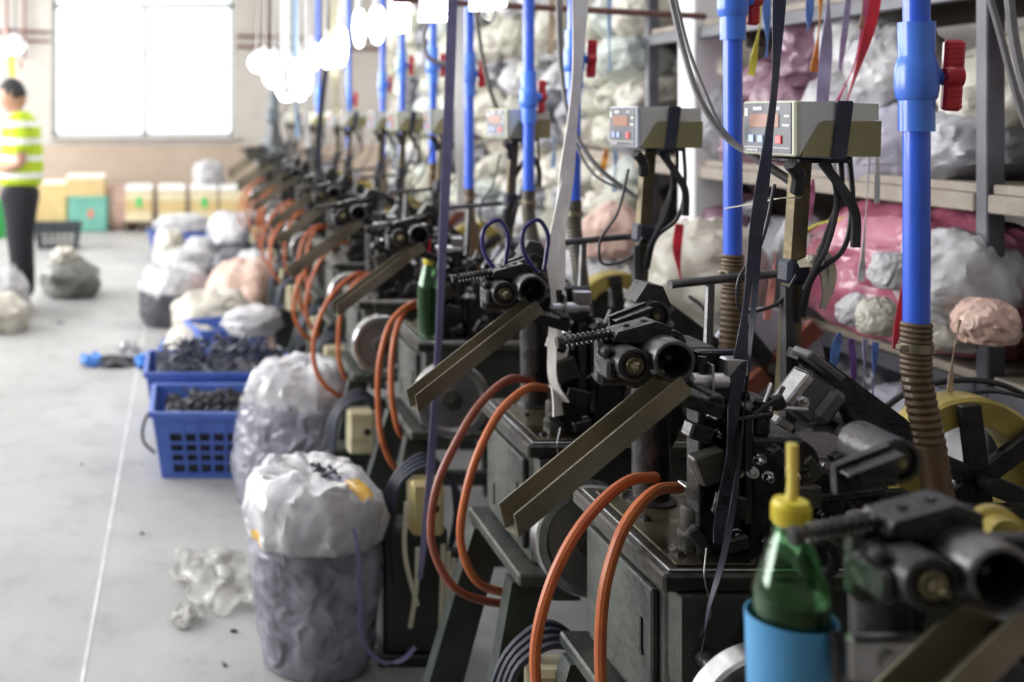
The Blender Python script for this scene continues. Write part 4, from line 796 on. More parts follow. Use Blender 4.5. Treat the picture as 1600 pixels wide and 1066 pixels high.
s2, tp2 = filled_sack('plastic_sack', 'leaning clear plastic sack of grey scrap beside the blue crates', (.42, 4.10, 0), .25, .37, .14, 8, 'film_grey', 'film_clear', (.06, .05), taper=1.12, topR=.86, squash=.8)
s3, tp3 = filled_sack('plastic_sack', 'dark grey sack with white top standing mid aisle by cream bundles', (-.09, 7.55, 0), .235, .24, .16, 12, 'bag_dark', 'film_clear', (.03, 0), topR=1.0)
s4, tp4 = filled_sack('plastic_sack', 'white topped dark sack farther back beside the orange hoses', (.52, 10.1, 0), .29, .30, .24, 15, 'bag_dark', 'film_clear', (0, 0), topR=.98)
knot(s4, 'knot_a', (.05, 0, .47), 1.2, 'film_clear')
def sack(name, label, key, seed, dims, loc, material, rot=0, cat='sack', group=None, **kw):
    return link(name, blob_mesh(key, seed, *dims, **kw), material, loc=loc, rot=(0, 0, rot), label=label, cat=cat, group=group)
sack('cloth_bundle', 'large cream bundle spilling at the middle of the aisle pile', 'b1', 31, (.26, .24, .21), (.20, 6.75, 0), 'bag_cream', .3, 'bundle', amp=.22, nu=48, nv=30)
sack('cloth_bundle', 'pinkish white sack lying behind the cream bundle', 'b2', 33, (.27, .24, .27), (.42, 7.35, 0), 'bag_peach', 1.1, 'bundle', amp=.18, nu=48, nv=30)
sack('cloth_bundle', 'white sack top leaning beside the orange hoses', 'b3', 35, (.18, .2, .28), (.52, 7.6, .0), 'bag_white', .5, 'bundle', amp=.16)
sack('cloth_bundle', 'small cream bundle slumped left of the small blue basket', 'b4', 37, (.15, .16, .13), (.06, 6.35, 0), 'bag_cream', .7, 'bundle', amp=.2)
sack('cloth_bundle', 'white bundle draped over the small blue basket', 'b5', 39, (.17, .13, .09), (.40, 6.12, .22), 'bag_white', .4, 'bundle', amp=.25)
sack('cloth_bundle', 'pale bundle between small blue basket and the machine legs', 'b6', 41, (.12, .14, .19), (.56, 6.3, 0), 'bag_peach', .2, 'bundle', amp=.18)
sack('cloth_bundle', 'tall white roll lying among the far blue crates', 'b7', 43, (.25, .2, .16), (.05, 9.6, 0), 'bag_white', .2, 'bundle', amp=.18)
sack('cloth_bundle', 'black heap in front of the far white topped sack', 'b8', 45, (.26, .2, .17), (.50, 9.4, 0), 'bag_dark', .2, 'bundle', amp=.2)
sack('cloth_bundle', 'cream strips heaped beside the far blue crate', 'b9', 47, (.13, .15, .24), (-.12, 9.9, 0), 'bag_cream', .5, 'bundle', amp=.25)
sack('cloth_bundle', 'white sack bulging above the cartons at the far wall', 'b10', 49, (.20, .18, .2), (.33, 13.75, .53), 'bag_white', .5, 'bundle', amp=.16)
sack('plastic_sack', 'pale sack slumped against the wall right of the teal drum', 'b11', 51, (.28, .25, .33), (-.82, 13.9, 0), 'bag_peach', .2, amp=.15, pinch=.6)
g1 = sack('plastic_sack', 'olive grey woven sack on the floor behind the person', 'b12', 53, (.235, .22, .19), (-.90, 8.75, 0), 'sack_olive', .3, amp=.22, pinch=.55, nu=48, nv=30)
link('pale_top', blob_mesh('b12t', 54, .10, .11, .07, amp=.3), 'bag_cream', g1, loc=(-.05, 0, .27))
sack('plastic_sack', 'white and cream sack at the left edge in front of the person', 'b13', 55, (.20, .25, .2), (-1.32, 7.9, 0), 'bag_white', .3, amp=.26)
sack('plastic_sack', 'yellowish sack at the left edge lowest of its pile', 'b14', 57, (.17, .2, .14), (-1.22, 7.35, 0), 'bag_cream', .8, amp=.26)
# thin crumpled film on the floor
def crumple(name, label, loc, w, l, h, seed, material, cat, n=30, cut=.75):
    vs = []; fs = []; idx = {}
    for j in range(n + 1):
        for i in range(n + 1):
            u, v = i / n * 2 - 1, j / n * 2 - 1
            if u * u + v * v > cut + .35 * noise.noise(Vector((u * 2.2, v * 2.2, seed))): continue
            q = Vector((u * 2.6, v * 2.6, seed * 3.3))
            z = h * max(0.02, .15 + .95 * abs(noise.noise(q * .75)) + .22 * abs(noise.noise(q * 1.9)) - .2 * (u * u + v * v))
            idx[i, j] = len(vs); vs.append((u * w + .03 * noise.noise(q * 2), v * l + .03 * noise.noise(q * 2 + Vector((9, 0, 0))), z))
    for j in range(n):
        for i in range(n):
            k = [(i, j), (i + 1, j), (i + 1, j + 1), (i, j + 1)]
            if all(c in idx for c in k): fs.append(tuple(idx[c] for c in k))
    me = MB().add(vs, fs).mesh(name); me.shade_smooth()
    o = link(name, me, material, loc=loc, label=label, cat=cat)
    s = o.modifiers.new('thickness', 'SOLIDIFY'); s.thickness = .003
    return o
mat('film_thin', (.62, .61, .56), .3, 0, (.5, .49, .45), 9, crease=.4, bscale=14, coat=.4, alpha=.34)
crumple('plastic_film', 'crumpled translucent plastic film on the floor left of nearest sack', (.12, 3.38, 0), .18, .27, .085, 4.2, 'film_thin', 'film', 44)
crumple('plastic_film', 'small torn film scrap on the floor beside crumpled film', (.01, 3.12, 0), .06, .08, .05, 5.2, 'film_thin', 'film', 14)
crumple('cloth_scrap', 'flat black cloth scrap on the floor beyond the blue crates', (-.38, 6.35, 0), .18, .16, .05, 6.1, 'scrap_black', 'cloth', 20)
crumple('cloth_scrap', 'bright blue rag left of the black cloth scrap', (-.53, 6.35, .0), .08, .16, .10, 7.1, 'blue_cloth', 'cloth', 16)
crumple('cloth_scrap', 'bright blue rag right of the black cloth scrap', (-.22, 6.30, .0), .07, .14, .09, 8.3, 'blue_cloth', 'cloth', 16)
crumple('cloth_scrap', 'sky blue rag standing up near the crate corner', (-.09, 6.5, .0), .06, .1, .20, 9.3, 'blue_cloth', 'cloth', 16)
crumple('cloth_scrap', 'pale crumpled rag on top of the black floor scrap', (-.31, 6.5, .02), .09, .12, .1, 9.9, 'bag_white', 'cloth', 16)
for k, (x, y, s) in enumerate(((365, 988, .02), (440, 992, .012), (350, 1040, .018), (222, 835, .015), (128, 727, .012), (222, 727, .01), (95, 505, .05))):
    d = 1.45 * F / (y - VY)
    link('debris', MB().box((0, 0, .004), (s, s * .5, .007), .002, (0, 0, k)), 'scrap_black', loc=((x - VX) * d / F, d, 0), label=('dark scrap on the floor left of the nearest sack', 'small dark crumb against the nearest sack', 'dark scrap lowest on the floor before the nearest sack', 'dark crumb on the floor left of the crumpled film', 'dark crumb beside the pale floor seam', 'tiny crumb left of the nearest blue crate', 'dark smear on the floor at the feet of the person')[k], cat='debris', group='dark scraps on the floor', kind='thing')

# ------------------------------------------------------------------ plastic crates
def crate(label, loc, w, l, h, material, rotz=0, handle=False, name='plastic_crate', cols=9, rows=4, detail=True):
    t = thing(name, loc, label, 'crate', None, rotz); fl = .04
    def wall(p0, p1, n):                             # lattice wall between two lower corners
        mb = MB(); A, B = Vector(p0), Vector(p1); u = (B - A).normalized(); L = (B - A).length; out = Vector((u.y, -u.x, 0))
        tilt = lambda s, z: A + u * s + out * (fl * z / h) + u * (0 if s < 1e-6 else 0) + Vector((0, 0, z))
        def bar(s0, s1, z0, z1, th=.007):
            e0 = fl * z0 / h; e1 = fl * z1 / h
            vs = []
            for o_ in (0, th):
                for (s, z, e) in ((s0, z0, e0), (s1, z0, e0), (s1, z1, e1), (s0, z1, e1)):
                    k = (s / L * 2 - 1)
                    vs.append(A + u * (s + k * e) + out * (e + o_) + Vector((0, 0, z)))
            mb.add(vs, [(0, 3, 2, 1), (4, 5, 6, 7), (0, 1, 5, 4), (1, 2, 6, 5), (2, 3, 7, 6), (3, 0, 4, 7)])
        m_ = .045; z0, z1 = h * .09, h * .68
        bar(0, L, 0, z0); bar(0, L, z1, h * .93)
        bar(0, m_, z0, z1); bar(L - m_, L, z0, z1)
        for k in range(1, n):
            s = m_ + (L - 2 * m_) * k / n; bar(s - .006, s + .006, z0, z1)
        for k in range(1, rows):
            z = z0 + (z1 - z0) * k / rows; bar(m_, L - m_, z - .006, z + .006)
        bar(-.004, L + .004, h * .90, h, .018)
        for k in range(1, n): bar(m_ + (L - 2 * m_) * k / n - .002, m_ + (L - 2 * m_) * k / n + .002, z1, h * .90, .011)
        link('lattice_wall', mb, material, t)
    c = [(-w / 2, -l / 2, 0), (w / 2, -l / 2, 0), (w / 2, l / 2, 0), (-w / 2, l / 2, 0)]
    wall(c[0], c[1], cols); wall(c[1], c[2], max(3, int(cols * l / w))); wall(c[2], c[3], cols); wall(c[3], c[0], max(3, int(cols * l / w)))
    link('crate_floor', MB().rng(-w / 2, w / 2, -l / 2, l / 2, .004, .012), material, t)
    if handle:
        link('handle', MB().tube(spline([(-w / 2 - fl - .01, -l / 2 + .02, h * .95), (-w / 2 - fl - .035, -l / 2 + .05, h * .8), (-w / 2 - fl - .04, -l / 2 + .06, h * .45), (-w / 2 - fl + .005, -l / 2 + .05, h * .3)], 6), .007, 6), 'scrap_black', t)
    return t
def scrap_heap(label, loc, w, l, h, seed, material, n=340):
    r = random.Random(seed); mb = MB()
    mb.box((0, 0, -.09), (w, l, .2))
    for k in range(n):
        x, y = r.uniform(-1, 1), r.uniform(-1, 1); z = h * (1 - .55 * max(abs(x), abs(y)) ** 2) * r.uniform(.25, 1)
        mb.box((x * w / 2 * .95, y * l / 2 * .95, z), (r.uniform(.02, .07), r.uniform(.006, .02), r.uniform(.004, .014)), .001, (r.uniform(-.8, .8), r.uniform(-.8, .8), r.uniform(0, 3.1)))
    return link('scrap_pile', mb, material, loc=loc, label=label, cat='scrap', kind='stuff')
crate('blue lattice crate nearest in the aisle, filled with black zipper scrap', (.20, 4.53, 0), .55, .36, .275, 'crate_blue', .0, True)
crate('blue lattice crate just behind the nearest blue crate', (.17, 5.16, 0), .58, .38, .285, 'crate_blue', .0)
scrap_heap('black zipper scrap filling the nearest blue crate', (.20, 4.53, .215), .54, .35, .085, 3, 'scrap_black')
scrap_heap('navy and black scrap heaped over the second blue crate', (.19, 5.16, .25), .62, .38, .15, 5, 'scrap_navy')
crate('small plain blue basket half covered by a white bundle', (.25, 6.28, .0), .30, .26, .25, 'crate_blue', .25, cols=4, rows=3)
crate('blue crate under white sacks at the far end of the aisle', (-.02, 11.2, 0), .55, .36, .26, 'crate_blue', .1, cols=5, rows=3)
sack('cloth_bundle', 'white bundle lying on the far blue crate', 'b15', 61, (.30, .2, .12), (-.0, 11.2, .22), 'film_clear', .2, 'bundle', amp=.2)
sack('cloth_bundle', 'grey white sack between far blue crate and tall white sack', 'b16', 63, (.22, .2, .15), (.22, 10.6, .0), 'bag_white', .2, 'bundle', amp=.2)
crate('dark lattice basket on the floor behind the person', (-1.36, 11.9, 0), .42, .32, .27, 'crate_dark', .1, cols=5, rows=3)

# ------------------------------------------------------------------ cartons and drums by the far wall
for k, x in enumerate((218, 269, 319, 364)):
    d = 13.75; X = (x - VX) * d / F
    t = thing('carton_stack', (X, d, 0), ('leftmost of four banded cartons on a dark pallet below the window', 'second from left of four banded cartons below the window', 'third from left of four banded cartons below the window', 'rightmost of four banded cartons below the window')[k], 'carton', 'banded cartons on pallets below the window')
    part(t, 'pallet', 'cpal', lambda m: (m.rng(-.19, .19, -.18, .18, .09, .12, .004), m.rng(-.19, -.13, -.18, .18, 0, .09, .003), m.rng(.13, .19, -.18, .18, 0, .09, .003), m.rng(-.03, .03, -.18, .18, 0, .09, .003)), 'pallet_dark')
    for j in range(3):
        b = part(t, 'carton', 'carton', lambda m: m.rng(-.168, .168, -.18, .18, 0, .125, .008), 'carton_cream' if j != 1 else 'carton_tan', loc=(0, 0, .122 + j * .127))
    part(t, 'lid', 'clid', lambda m: m.rng(-.172, .172, -.19, .19, 0, .075, .015), 'white_enamel', loc=(0, 0, .503))
    if k in (0, 2): part(t, 'green_label', 'cgrn', lambda m: m.rng(-.035, .035, -.184, -.180, .30, .42), 'green_mark')
t = thing('teal_drum', (-1.17, 13.7, 0), 'teal square drum with red mark by the far wall', 'drum')
link('drum_body', MB().rng(-.24, .24, -.2, .2, 0, .43, .02), 'teal_drum', t); link('drum_rim', MB().rng(-.25, .25, -.21, .21, .40, .44, .01), 'teal_drum', t); link('red_label', MB().box((.03, -.203, .23), (.06, .004, .10)), 'red_mark', t)
t = thing('carton', (-1.2, 13.7, .44), 'tan carton with pale lid standing on the teal drum', 'carton')
link('carton_body', MB().rng(-.235, .235, -.19, .19, 0, .22, .008), 'carton_tan', t); link('lid', MB().rng(-.24, .24, -.2, .2, .215, .27, .012), 'carton_lid', t)
t = thing('carton', (-1.66, 13.9, 0), 'tan carton partly hidden by the person, left of the teal drum', 'carton')
link('carton_body', MB().rng(-.2, .2, -.2, .2, 0, .58, .008), 'carton_tan', t); link('lid', MB().rng(-.205, .205, -.205, .205, .57, .62, .012), 'carton_lid', t)
t = thing('green_bin', (-2.3, 12.9, 0), 'green bin at the left edge behind the person', 'bin')
link('bin_body', MB().lathe([(0, 0), (.2, 0), (.24, .42), (.23, .42), (.19, .02), (0, .02)], (0, 0, 0), (0, 0, 1), 24), 'green_mark', t); link('rim', MB().lathe([(.235, .42), (.25, .42), (.25, .45), (.235, .45)], (0, 0, 0), (0, 0, 1), 24), 'green_mark', t)

# ------------------------------------------------------------------ storage rack with sacks along the right wall
RX0, RX1 = 1.76, 2.55; POSTS = [1.05, 2.37, 4.08, 5.8, 7.5, 8.9]
rack = thing('storage_rack', (0, 0, 0), 'long dark steel storage rack loaded with sacks along the right wall', 'rack')
for y in POSTS:
    link('upright', MB().rng(RX0 - .02, RX0 + .02, y - .018, y + .018, 0, 2.7, .003), 'rack_steel', rack)
    link('upright', MB().rng(RX1 - .02, RX1 + .02, y - .018, y + .018, 0, 2.7, .003), 'rack_steel', rack)
TIERS = [.42, .885, 1.30, 1.77]
for z in TIERS:
    for k in range(len(POSTS) - 1):
        y0, y1 = POSTS[k] + .02, POSTS[k + 1] - .02
        link('shelf_board', MB().rng(RX0 - .01, RX1 + .02, y0, y1, z - .022, z, .003), 'rack_board', rack)
        link('shelf_beam', MB().rng(RX0 - .022, RX0 + .006, y0, y1, z - .062, z - .022, .003), 'rack_steel' if z != 1.30 else 'rack_board', rack)
link('trim_2', MB().rng(1.72, 1.83, 3.66, 3.78, 0, ROOM_Z, .006), 'white_enamel', **S)
pk = link('plastic_sack', blob_mesh('pink', 71, .19, .37, .19, amp=.2, freq=2.6, nu=72, nv=44, sq=2.3), 'bag_pink', loc=(1.845, 2.70, .90), rot=(0, 0, .05), label='large pink plastic sack on the lower shelf behind the nearest pipe', cat='sack')
link('yellow_seam', MB().ribbon(spline([(-.17, .28, .20), (-.15, .18, .265), (-.11, .06, .29), (-.08, -.03, .292)], 6), .03, .004, (1, .2, .2)), 'ribbon_yellow', pk)
rb = random.Random(21); VAR = 8
for v in range(VAR): blob_mesh('sk%d' % v, 100 + v, .17, .17, .16, amp=.2, freq=2.0, nu=52, nv=32, sq=2.3, pinch=(0, .35, .5, 0, .2, 0, .45, .1)[v])
PALS = {0: ['bag_white', 'bag_white', 'bag_grey', 'bag_lilac', 'bag_cream', 'bag_mauve'], 1: ['bag_cream', 'bag_white', 'bag_olive', 'bag_sage', 'bag_grey', 'bag_cream', 'bag_dark', 'bag_olive'], 2: ['bag_olive', 'bag_cream', 'bag_sage', 'bag_olive', 'bag_cream', 'bag_grey', 'bag_dark', 'bag_olive']}
CNAME = dict(bag_white='white', bag_grey='grey', bag_lilac='lilac grey', bag_cream='cream', bag_mauve='mauve', bag_olive='olive', bag_sage='sage green', bag_peach='peach', bag_dark='black', bag_pink='pink', film_clear='clear', bag_peach_='peach')
TNAME = ['bottom shelf', 'lower shelf', 'upper shelf', 'top shelf']; BNAME = ['bay nearest the camera', 'bay behind the nearest pipe', 'second full bay', 'third full bay', 'farthest bay']
ONAME = ['first', 'second', 'third', 'fourth', 'fifth', 'sixth', 'seventh', 'eighth', 'ninth', 'tenth', 'eleventh', 'twelfth', 'thirteenth', 'fourteenth', 'fifteenth', 'sixteenth', 'seventeenth', 'eighteenth', 'nineteenth', 'twentieth', 'twenty-first', 'twenty-second', 'twenty-third', 'twenty-fourth', 'twenty-fifth', 'twenty-sixth', 'twenty-seventh', 'twenty-eighth']
COUNT = {}
def shelf_sack(bay, tier, x, y, z, s, v, material, rz, lump=False):
    key = (bay, tier, material); COUNT[key] = COUNT.get(key, 0) + 1
    lab = '%s %s sack on the %s of the %s' % (ONAME[min(COUNT[key] - 1, 27)], CNAME[material], TNAME[tier], BNAME[bay])
    o = link('plastic_sack', CACHE['sk%d' % v], material, loc=(x, y, z), rot=(.35 * math.sin(rz * 5), .35 * math.sin(rz * 9), rz), scl=s, label=lab, cat='sack', group='sacks stacked on the rack')
    if v in (1, 2, 6): knot(o, 'knot_s', (0, 0, .27), .9, material)
    return o
for bay in range(len(POSTS) - 1):
    y0, y1 = POSTS[bay] + .05, POSTS[bay + 1] - .05
    far = bay >= 2
    for tier, z in enumerate(TIERS):
        clear = (.45, .40, .46, .60)[tier] if far else (.38, .33, .40, .55)[tier]
        pal = PALS[0 if bay <= 1 else 1 if bay == 2 else 2]
        if (tier == 3 and bay <= 1) or (tier == 0 and bay == 0): continue
        layers = 3 if far else (1 if tier == 1 else 2)
        base = clear / (.29 * (1 + .82 * (layers - 1)))
        y = y0 + .10
        while y < y1 - .02:
            w = rb.uniform(.55, .85) if far else rb.uniform(.62, .98)
            if bay == 1 and tier == 1 and y < 3.05: y = 3.12; continue
            zz = z
            for L in range(layers):
                m_ = rb.choice(pal)
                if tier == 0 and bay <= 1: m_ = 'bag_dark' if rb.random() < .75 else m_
                sz = base * rb.uniform(.85, 1.12)
                if not far and tier == 2 and L == 0 and rb.random() < .4: sz *= 1.5
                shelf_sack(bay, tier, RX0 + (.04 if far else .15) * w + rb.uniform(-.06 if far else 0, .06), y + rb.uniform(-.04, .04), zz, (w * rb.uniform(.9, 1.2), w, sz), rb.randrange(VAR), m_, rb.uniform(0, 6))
                zz += .24 * sz
                if zz > z + clear * .75: break
            if rb.random() < .5: shelf_sack(bay, tier, RX0 + .45, y + .05, z, (1.1, 1.1, min(clear / .3, 1.2)), rb.randrange(VAR), rb.choice(pal), rb.uniform(0, 6))
            y += (.27 if far else .29) * w
shelf_sack(1, 0, 1.93, 2.66, .42, (1.25, 1.2, 1.35), 0, 'bag_white', .4)
# small lumps on the lip of the lower shelf
for k, (x, y, d, s, mt, lab) in enumerate([(1398, 430, 2.48, .30, 'bag_white', 'small white lump on the shelf lip left of the nearest pipe'), (1372, 500, 2.5, .30, 'bag_cream', 'small cream lump under the pink sack'), (1340, 490, 2.55, .27, 'bag_white', 'small white lump beside the cream lump'), (1497, 450, 2.44, .72, 'bag_white', 'white film bundle right of the nearest pipe on lower shelf'), (1490, 515, 2.45, .42, 'bag_cream', 'cream bundle hanging under the white film bundle'), (1540, 510, 2.3, .34, 'bag_peach', 'peach round lump by the nearest rack upright'), (960, 370, 4.1, .75, 'bag_peach', 'salmon sack on the rack behind the second post'), (1100, 440, 3.15, 1.0, 'bag_cream', 'wide cream sack behind the steel stand')]):
    link('small_bundle', CACHE['sk%d' % (k % VAR)], mt, loc=px(x, y, d) - Vector((0, 0, .1 * s)), rot=(0, 0, k), scl=(s, s, s), label=lab, cat='bundle')
# ribbons hanging from the rack
for k, (pts, w, mt, lab) in enumerate([
    ([(1372, -60, 2.25), (1365, 20, 2.25), (1345, 90, 2.25), (1318, 175, 2.25)], .020, 'ribbon_red', 'bright red ribbon slanting down at the rack top'),
    ([(1352, -60, 2.27), (1350, 40, 2.27), (1335, 100, 2.27), (1305, 165, 2.27)], .013, 'ribbon_pink', 'pink ribbon beside the bright red ribbon'),
    ([(1284, -60, 2.3), (1280, 40, 2.3), (1272, 112, 2.3)], .016, 'ribbon_orange', 'orange ribbon hanging behind the navy tape'),
    ([(1190, -30, 2.4), (1187, 40, 2.4), (1180, 80, 2.4), (1174, 118, 2.4)], .014, 'ribbon_yellow', 'yellow ribbon hanging beside the second blue pipe'),
    ([(1296, -60, 2.28), (1292, 60, 2.28), (1284, 170, 2.28)], .024, 'ribbon_lavender', 'wide lavender ribbon hanging above the olive control box'),
    ([(1330, -60, 2.3), (1322, 30, 2.3), (1312, 110, 2.3)], .012, 'ribbon_lavender', 'narrow lavender ribbon between orange and red ribbons'),
    ([(1266, -60, 2.4), (1265, 20, 2.4), (1262, 50, 2.4)], .016, 'ribbon_blue', 'short blue ribbon above the olive control box'),
    ([(1199, -260, 2.5), (1198, 20, 2.5), (1199, 60, 2.5), (1198, 90, 2.5)], .018, 'ribbon_blue', 'short dark blue ribbon behind the navy tape'),
    ([(1350, -60, 2.26), (1348, 0, 2.26), (1346, 45, 2.26)], .012, 'ribbon_tan', 'tan ribbon end hanging between lavender and red ribbons'),
    ([(1362, 165, 2.2), (1355, 300, 2.2), (1348, 400, 2.2), (1345, 440, 2.2)], .012, 'ribbon_white', 'white ribbon hanging in front of the pink sack'),
    ([(1372, 190, 2.2), (1371, 260, 2.2), (1370, 318, 2.2)], .010, 'ribbon_white', 'short white ribbon right of the olive control box'),
    ([(1420, 360, 2.2), (1416, 430, 2.2), (1404, 500, 2.2), (1397, 545, 2.2)], .012, 'ribbon_red', 'dark red ribbon left of the nearest pipe below the pink sack'),
    ([(1312, 520, 2.2), (1305, 550, 2.2), (1302, 590, 2.2)], .016, 'ribbon_blue', 'blue ribbon hanging below the pink sack'),
    ([(1330, 530, 2.25), (1334, 590, 2.25), (1328, 640, 2.25)], .012, 'ribbon_purple', 'purple ribbon hanging below the lower shelf'),
    ([(1368, 535, 2.25), (1366, 580, 2.25), (1362, 640, 2.25)], .012, 'ribbon_blue', 'thin blue ribbon hanging below small white lumps'),
    ([(1352, 530, 2.3), (1350, 590, 2.3), (1346, 630, 2.3)], .012, 'ribbon_lavender', 'grey lavender ribbon below the lower shelf'),
    ([(1500, 500, 2.0), (1490, 550, 2.0), (1485, 600, 2.0), (1484, 640, 2.0)], .010, 'ribbon_tan', 'tan strap hanging right of the nearest brown hose'),
    ([(1212, 395, 2.6), (1206, 450, 2.6), (1198, 500, 2.6)], .016, 'ribbon_salmon', 'salmon ribbon hanging behind the nearest control post'),
    ([(1270, 280, 2.0), (1268, 310, 2.0), (1264, 345, 2.0)], .010, 'ribbon_pink', 'short pink ribbon behind the nearest control post'),
    ([(1062, 350, 2.8), (1058, 390, 2.8), (1064, 440, 2.8)], .022, 'ribbon_red', 'red label strip hanging behind the steel stand'),
    ([(952, -260, 3.8), (952, 30, 3.8), (952, 70, 3.8), (953, 110, 3.8)], .018, 'ribbon_sky', 'pale blue strip hanging right of the white tape'),
    ([(962, 235, 3.6), (961, 270, 3.6), (960, 300, 3.6)], .016, 'ribbon_sky', 'pale blue strip under the second control box'),
    ([(866, 215, 4.2), (866, 240, 4.2), (864, 262, 4.2)], .022, 'ribbon_sky', 'sky blue strip on sacks left of the white tape'),
    ([(862, -260, 4.2), (862, 20, 4.2), (862, 50, 4.2), (860, 85, 4.2)], .026, 'ribbon_tan', 'tan strip hanging on sacks left of the white tape'),
    ([(948, 230, 3.6), (945, 250, 3.6), (940, 275, 3.6)], .018, 'ribbon_orange', 'orange tan strip under the second control box')]):
    tape('hanging_ribbon', lab, pts, w, mt, 'ribbon', side=(1, .3, 0), tw=lambda q: .7 * math.sin(q * 5 + k), grp='ribbons hanging on the rack')

# ------------------------------------------------------------------ the person on the left
def skin(name, pts, edges, material, parent, sub=2, root=0):
    me = bpy.data.meshes.new(name); me.from_pydata([p[:3] for p in pts], edges, []); me.update()
    o = bpy.data.objects.new(name, me); COL.objects.link(o); o.parent = parent
    me.materials.append(M[material])
    sk = o.modifiers.new('skin', 'SKIN'); sk.use_smooth_shade = True
    for k, p in enumerate(pts):
        r = p[3]; me.skin_vertices[0].data[k].radius = (r, r) if not isinstance(r, tuple) else r
    for k in range(len(pts)): me.skin_vertices[0].data[k].use_root = (k == root)
    ss = o.modifiers.new('sub', 'SUBSURF'); ss.levels = sub; ss.render_levels = sub
    return o
per = thing('person', (-1.225, 8.2, 0), 'person in yellow and white striped polo shirt and black trousers facing left', 'person')
# faces -X; y is left/right of the body
body_p = [(0, 0, .93, .10), (.0, 0, 1.10, .10), (.01, 0, 1.28, .12), (.0, 0, 1.41, .10), (-.025, 0, 1.47, .055), (-.04, 0, 1.53, .055),
          (.01, -.17, 1.38, .062), (.03, -.225, 1.22, .05), (.05, -.235, 1.10, .043), (-.06, -.20, 1.06, .038), (-.19, -.13, 1.07, .029),
          (.01, .17, 1.38, .062), (.03, .225, 1.22, .05), (.05, .235, 1.10, .043), (-.06, .20, 1.07, .038), (-.19, .13, 1.09, .029),
          (.0, -.09, .86, .09), (.0, -.10, .5, .06), (.03, -.10, .10, .042), (-.07, -.11, .04, .035), (.0, .09, .86, .09), (-.02, .10, .5, .06), (-.0, .10, .10, .042), (-.10, .11, .04, .035)]
body_e = [(0, 1), (1, 2), (2, 3), (3, 4), (4, 5), (3, 6), (6, 7), (7, 8), (8, 9), (9, 10), (3, 11), (11, 12), (12, 13), (13, 14), (14, 15), (0, 16), (16, 17), (17, 18), (18, 19), (0, 20), (20, 21), (21, 22), (22, 23)]
# hands: palm and five fingers each, curled round a small held piece
for (w, sy) in ((10, 1), (15, -1)):
    bx, by, bz = body_p[w][:3]; n0 = len(body_p)
    body_p.append((bx - .045, by + sy * .02, bz + .0, .027)); body_e.append((w, n0))
    for f in range(4):
        k = len(body_p); oz = .026 - .017 * f; L = (.03, .034, .032, .025)[f]
        body_p += [(bx - .075, by + sy * .028, bz + oz, .0095), (bx - .075 - L, by + sy * .045, bz + oz - .004, .0088), (bx - .07 - L, by + sy * .068, bz + oz - .01, .0075)]
        body_e += [(n0, k), (k, k + 1), (k + 1, k + 2)]
    k = len(body_p); body_p += [(bx - .04, by + sy * .03, bz + .035, .0105), (bx - .07, by + sy * .05, bz + .045, .009)]; body_e += [(n0, k), (k, k + 1)]
skin('body', body_p, body_e, 'skin', per, 2)
def head_mesh():
    vs = []; fs = []; nu, nv = 40, 28
    for j in range(nv + 1):
        th = math.pi * j / nv - math.pi / 2
        for i in range(nu):
            a = 2 * math.pi * i / nu; n = Vector((math.cos(th) * math.cos(a), math.cos(th) * math.sin(a), math.sin(th)))
            p = Vector((n.x * .098, n.y * .076, n.z * .118))
            f = max(0, -n.x)                         # -x is the face
            if n.z < -.1: p.y *= 1 - .28 * (-n.z) ; p.x += (.018 * (-n.z) if n.x > 0 else -.004)
            p.x -= .026 * math.exp(-((n.y / .16) ** 2) - ((n.z + .10) / .16) ** 2) * (f > .4)      # nose
            p.x -= .008 * math.exp(-((n.y / .3) ** 2) - ((n.z + .46) / .10) ** 2) * (f > .3)       # lips
            p.x -= .010 * math.exp(-((n.y / .3) ** 2) - ((n.z + .78) / .14) ** 2) * (n.x < 0)      # chin
            p.x += .010 * math.exp(-(((abs(n.y) - .42) / .18) ** 2) - ((n.z - .03) / .12) ** 2) * (f > .3)  # eye sockets
            vs.append(tuple(p))
    for j in range(nv):
        for i in range(nu): a, b = j * nu + i, j * nu + (i + 1) % nu; fs.append((a, b, b + nu, a + nu))
    return MB().add(vs, fs)
hm = head_mesh().mesh('head'); recalc(hm); hm.shade_smooth()
hd = link('head', hm, 'skin', per, loc=(-.055, 0, 1.605), rot=(0, math.radians(-14), 0))
for s in (-1, 1):
    link('ear', MB().lathe([(0, -.006), (.022, -.004), (.028, .002), (.024, .008), (.012, .004), (0, .003)], (0, 0, 0), (.2, s, 0), 14), 'skin', hd, loc=(.012, s * .075, -.005), scl=(.75, 1, 1.15))
    link('eye', MB().lathe([(0, -.008), (.008, -.004), (.0095, 0), (.008, .004), (0, .008)], (0, 0, 0), (0, 0, 1), 10), 'hair_black', hd, loc=(-.082, s * .031, .006))
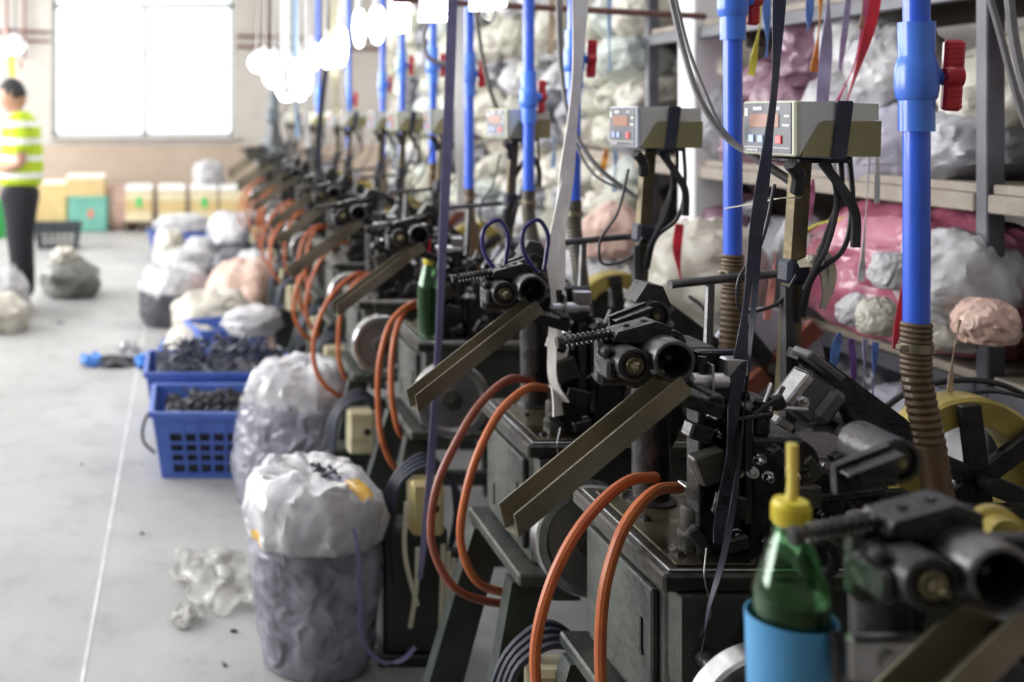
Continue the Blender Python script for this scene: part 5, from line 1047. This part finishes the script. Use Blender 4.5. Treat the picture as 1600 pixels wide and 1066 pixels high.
def hair_mesh():
    vs = []; fs = []; nu, nv = 40, 16
    for j in range(nv + 1):
        th = math.pi / 2 * (1 - j / nv * 1.0)
        for i in range(nu):
            a = 2 * math.pi * i / nu
            low = -.28 if math.cos(a) > .1 else (.02 if math.cos(a) > -.35 else .45)
            z = 1 - (1 - low) * j / nv; rr = math.sqrt(max(0, 1 - z * z)); k = 1.06 + .03 * noise.noise(Vector((a * 3, z * 6, 2)))
            vs.append((.1 * rr * math.cos(a) * k, .079 * rr * math.sin(a) * k, .121 * z * k))
    for j in range(nv):
        for i in range(nu): a, b = j * nu + i, j * nu + (i + 1) % nu; fs.append((a, b, b + nu, a + nu))
    return MB().add(vs, fs)
hr = link('hair', hair_mesh(), 'hair_black', hd); hr.modifiers.new('thickness', 'SOLIDIFY').thickness = .006
shirt_p = [(.005, 0, .88, (.19, .20)), (.005, 0, 1.02, (.19, .20)), (.012, 0, 1.16, (.18, .20)), (.02, 0, 1.30, (.165, .20)), (.005, 0, 1.405, (.115, .15)), (-.02, 0, 1.475, .072),
           (.012, -.17, 1.385, .085), (.03, -.228, 1.25, .078), (.045, -.238, 1.16, .076), (.012, .17, 1.385, .085), (.03, .228, 1.25, .078), (.045, .238, 1.16, .076)]
skin('shirt', shirt_p, [(0, 1), (1, 2), (2, 3), (3, 4), (4, 5), (4, 6), (6, 7), (7, 8), (4, 9), (9, 10), (10, 11)], 'shirt_stripes', per, 2)
tr_p = [(.0, 0, .97, .165), (.0, 0, .88, .17), (.01, -.09, .78, .135), (.02, -.10, .50, .108), (.045, -.10, .22, .092), (.05, -.10, .08, .085), (.0, .09, .78, .135), (-.01, .10, .50, .108), (.01, .10, .22, .092), (.015, .10, .08, .085)]
skin('trousers', tr_p, [(0, 1), (1, 2), (2, 3), (3, 4), (4, 5), (1, 6), (6, 7), (7, 8), (8, 9)], 'trouser_black', per, 2)
for s, x in ((-1, .02), (1, -.015)):
    sh = link('shoe', MB().prism([(.07, .012), (.075, .06), (.05, .085), (-.0, .08), (-.08, .055), (-.15, .045), (-.175, .03), (-.17, .012)], s * .105 - .045, s * .105 + .045), 'shoe_grey', per, loc=(x, 0, 0))
    link('sole', MB().rng(-.18, .08, s * .105 - .048, s * .105 + .048, 0, .014, .004), 'hair_black', sh)
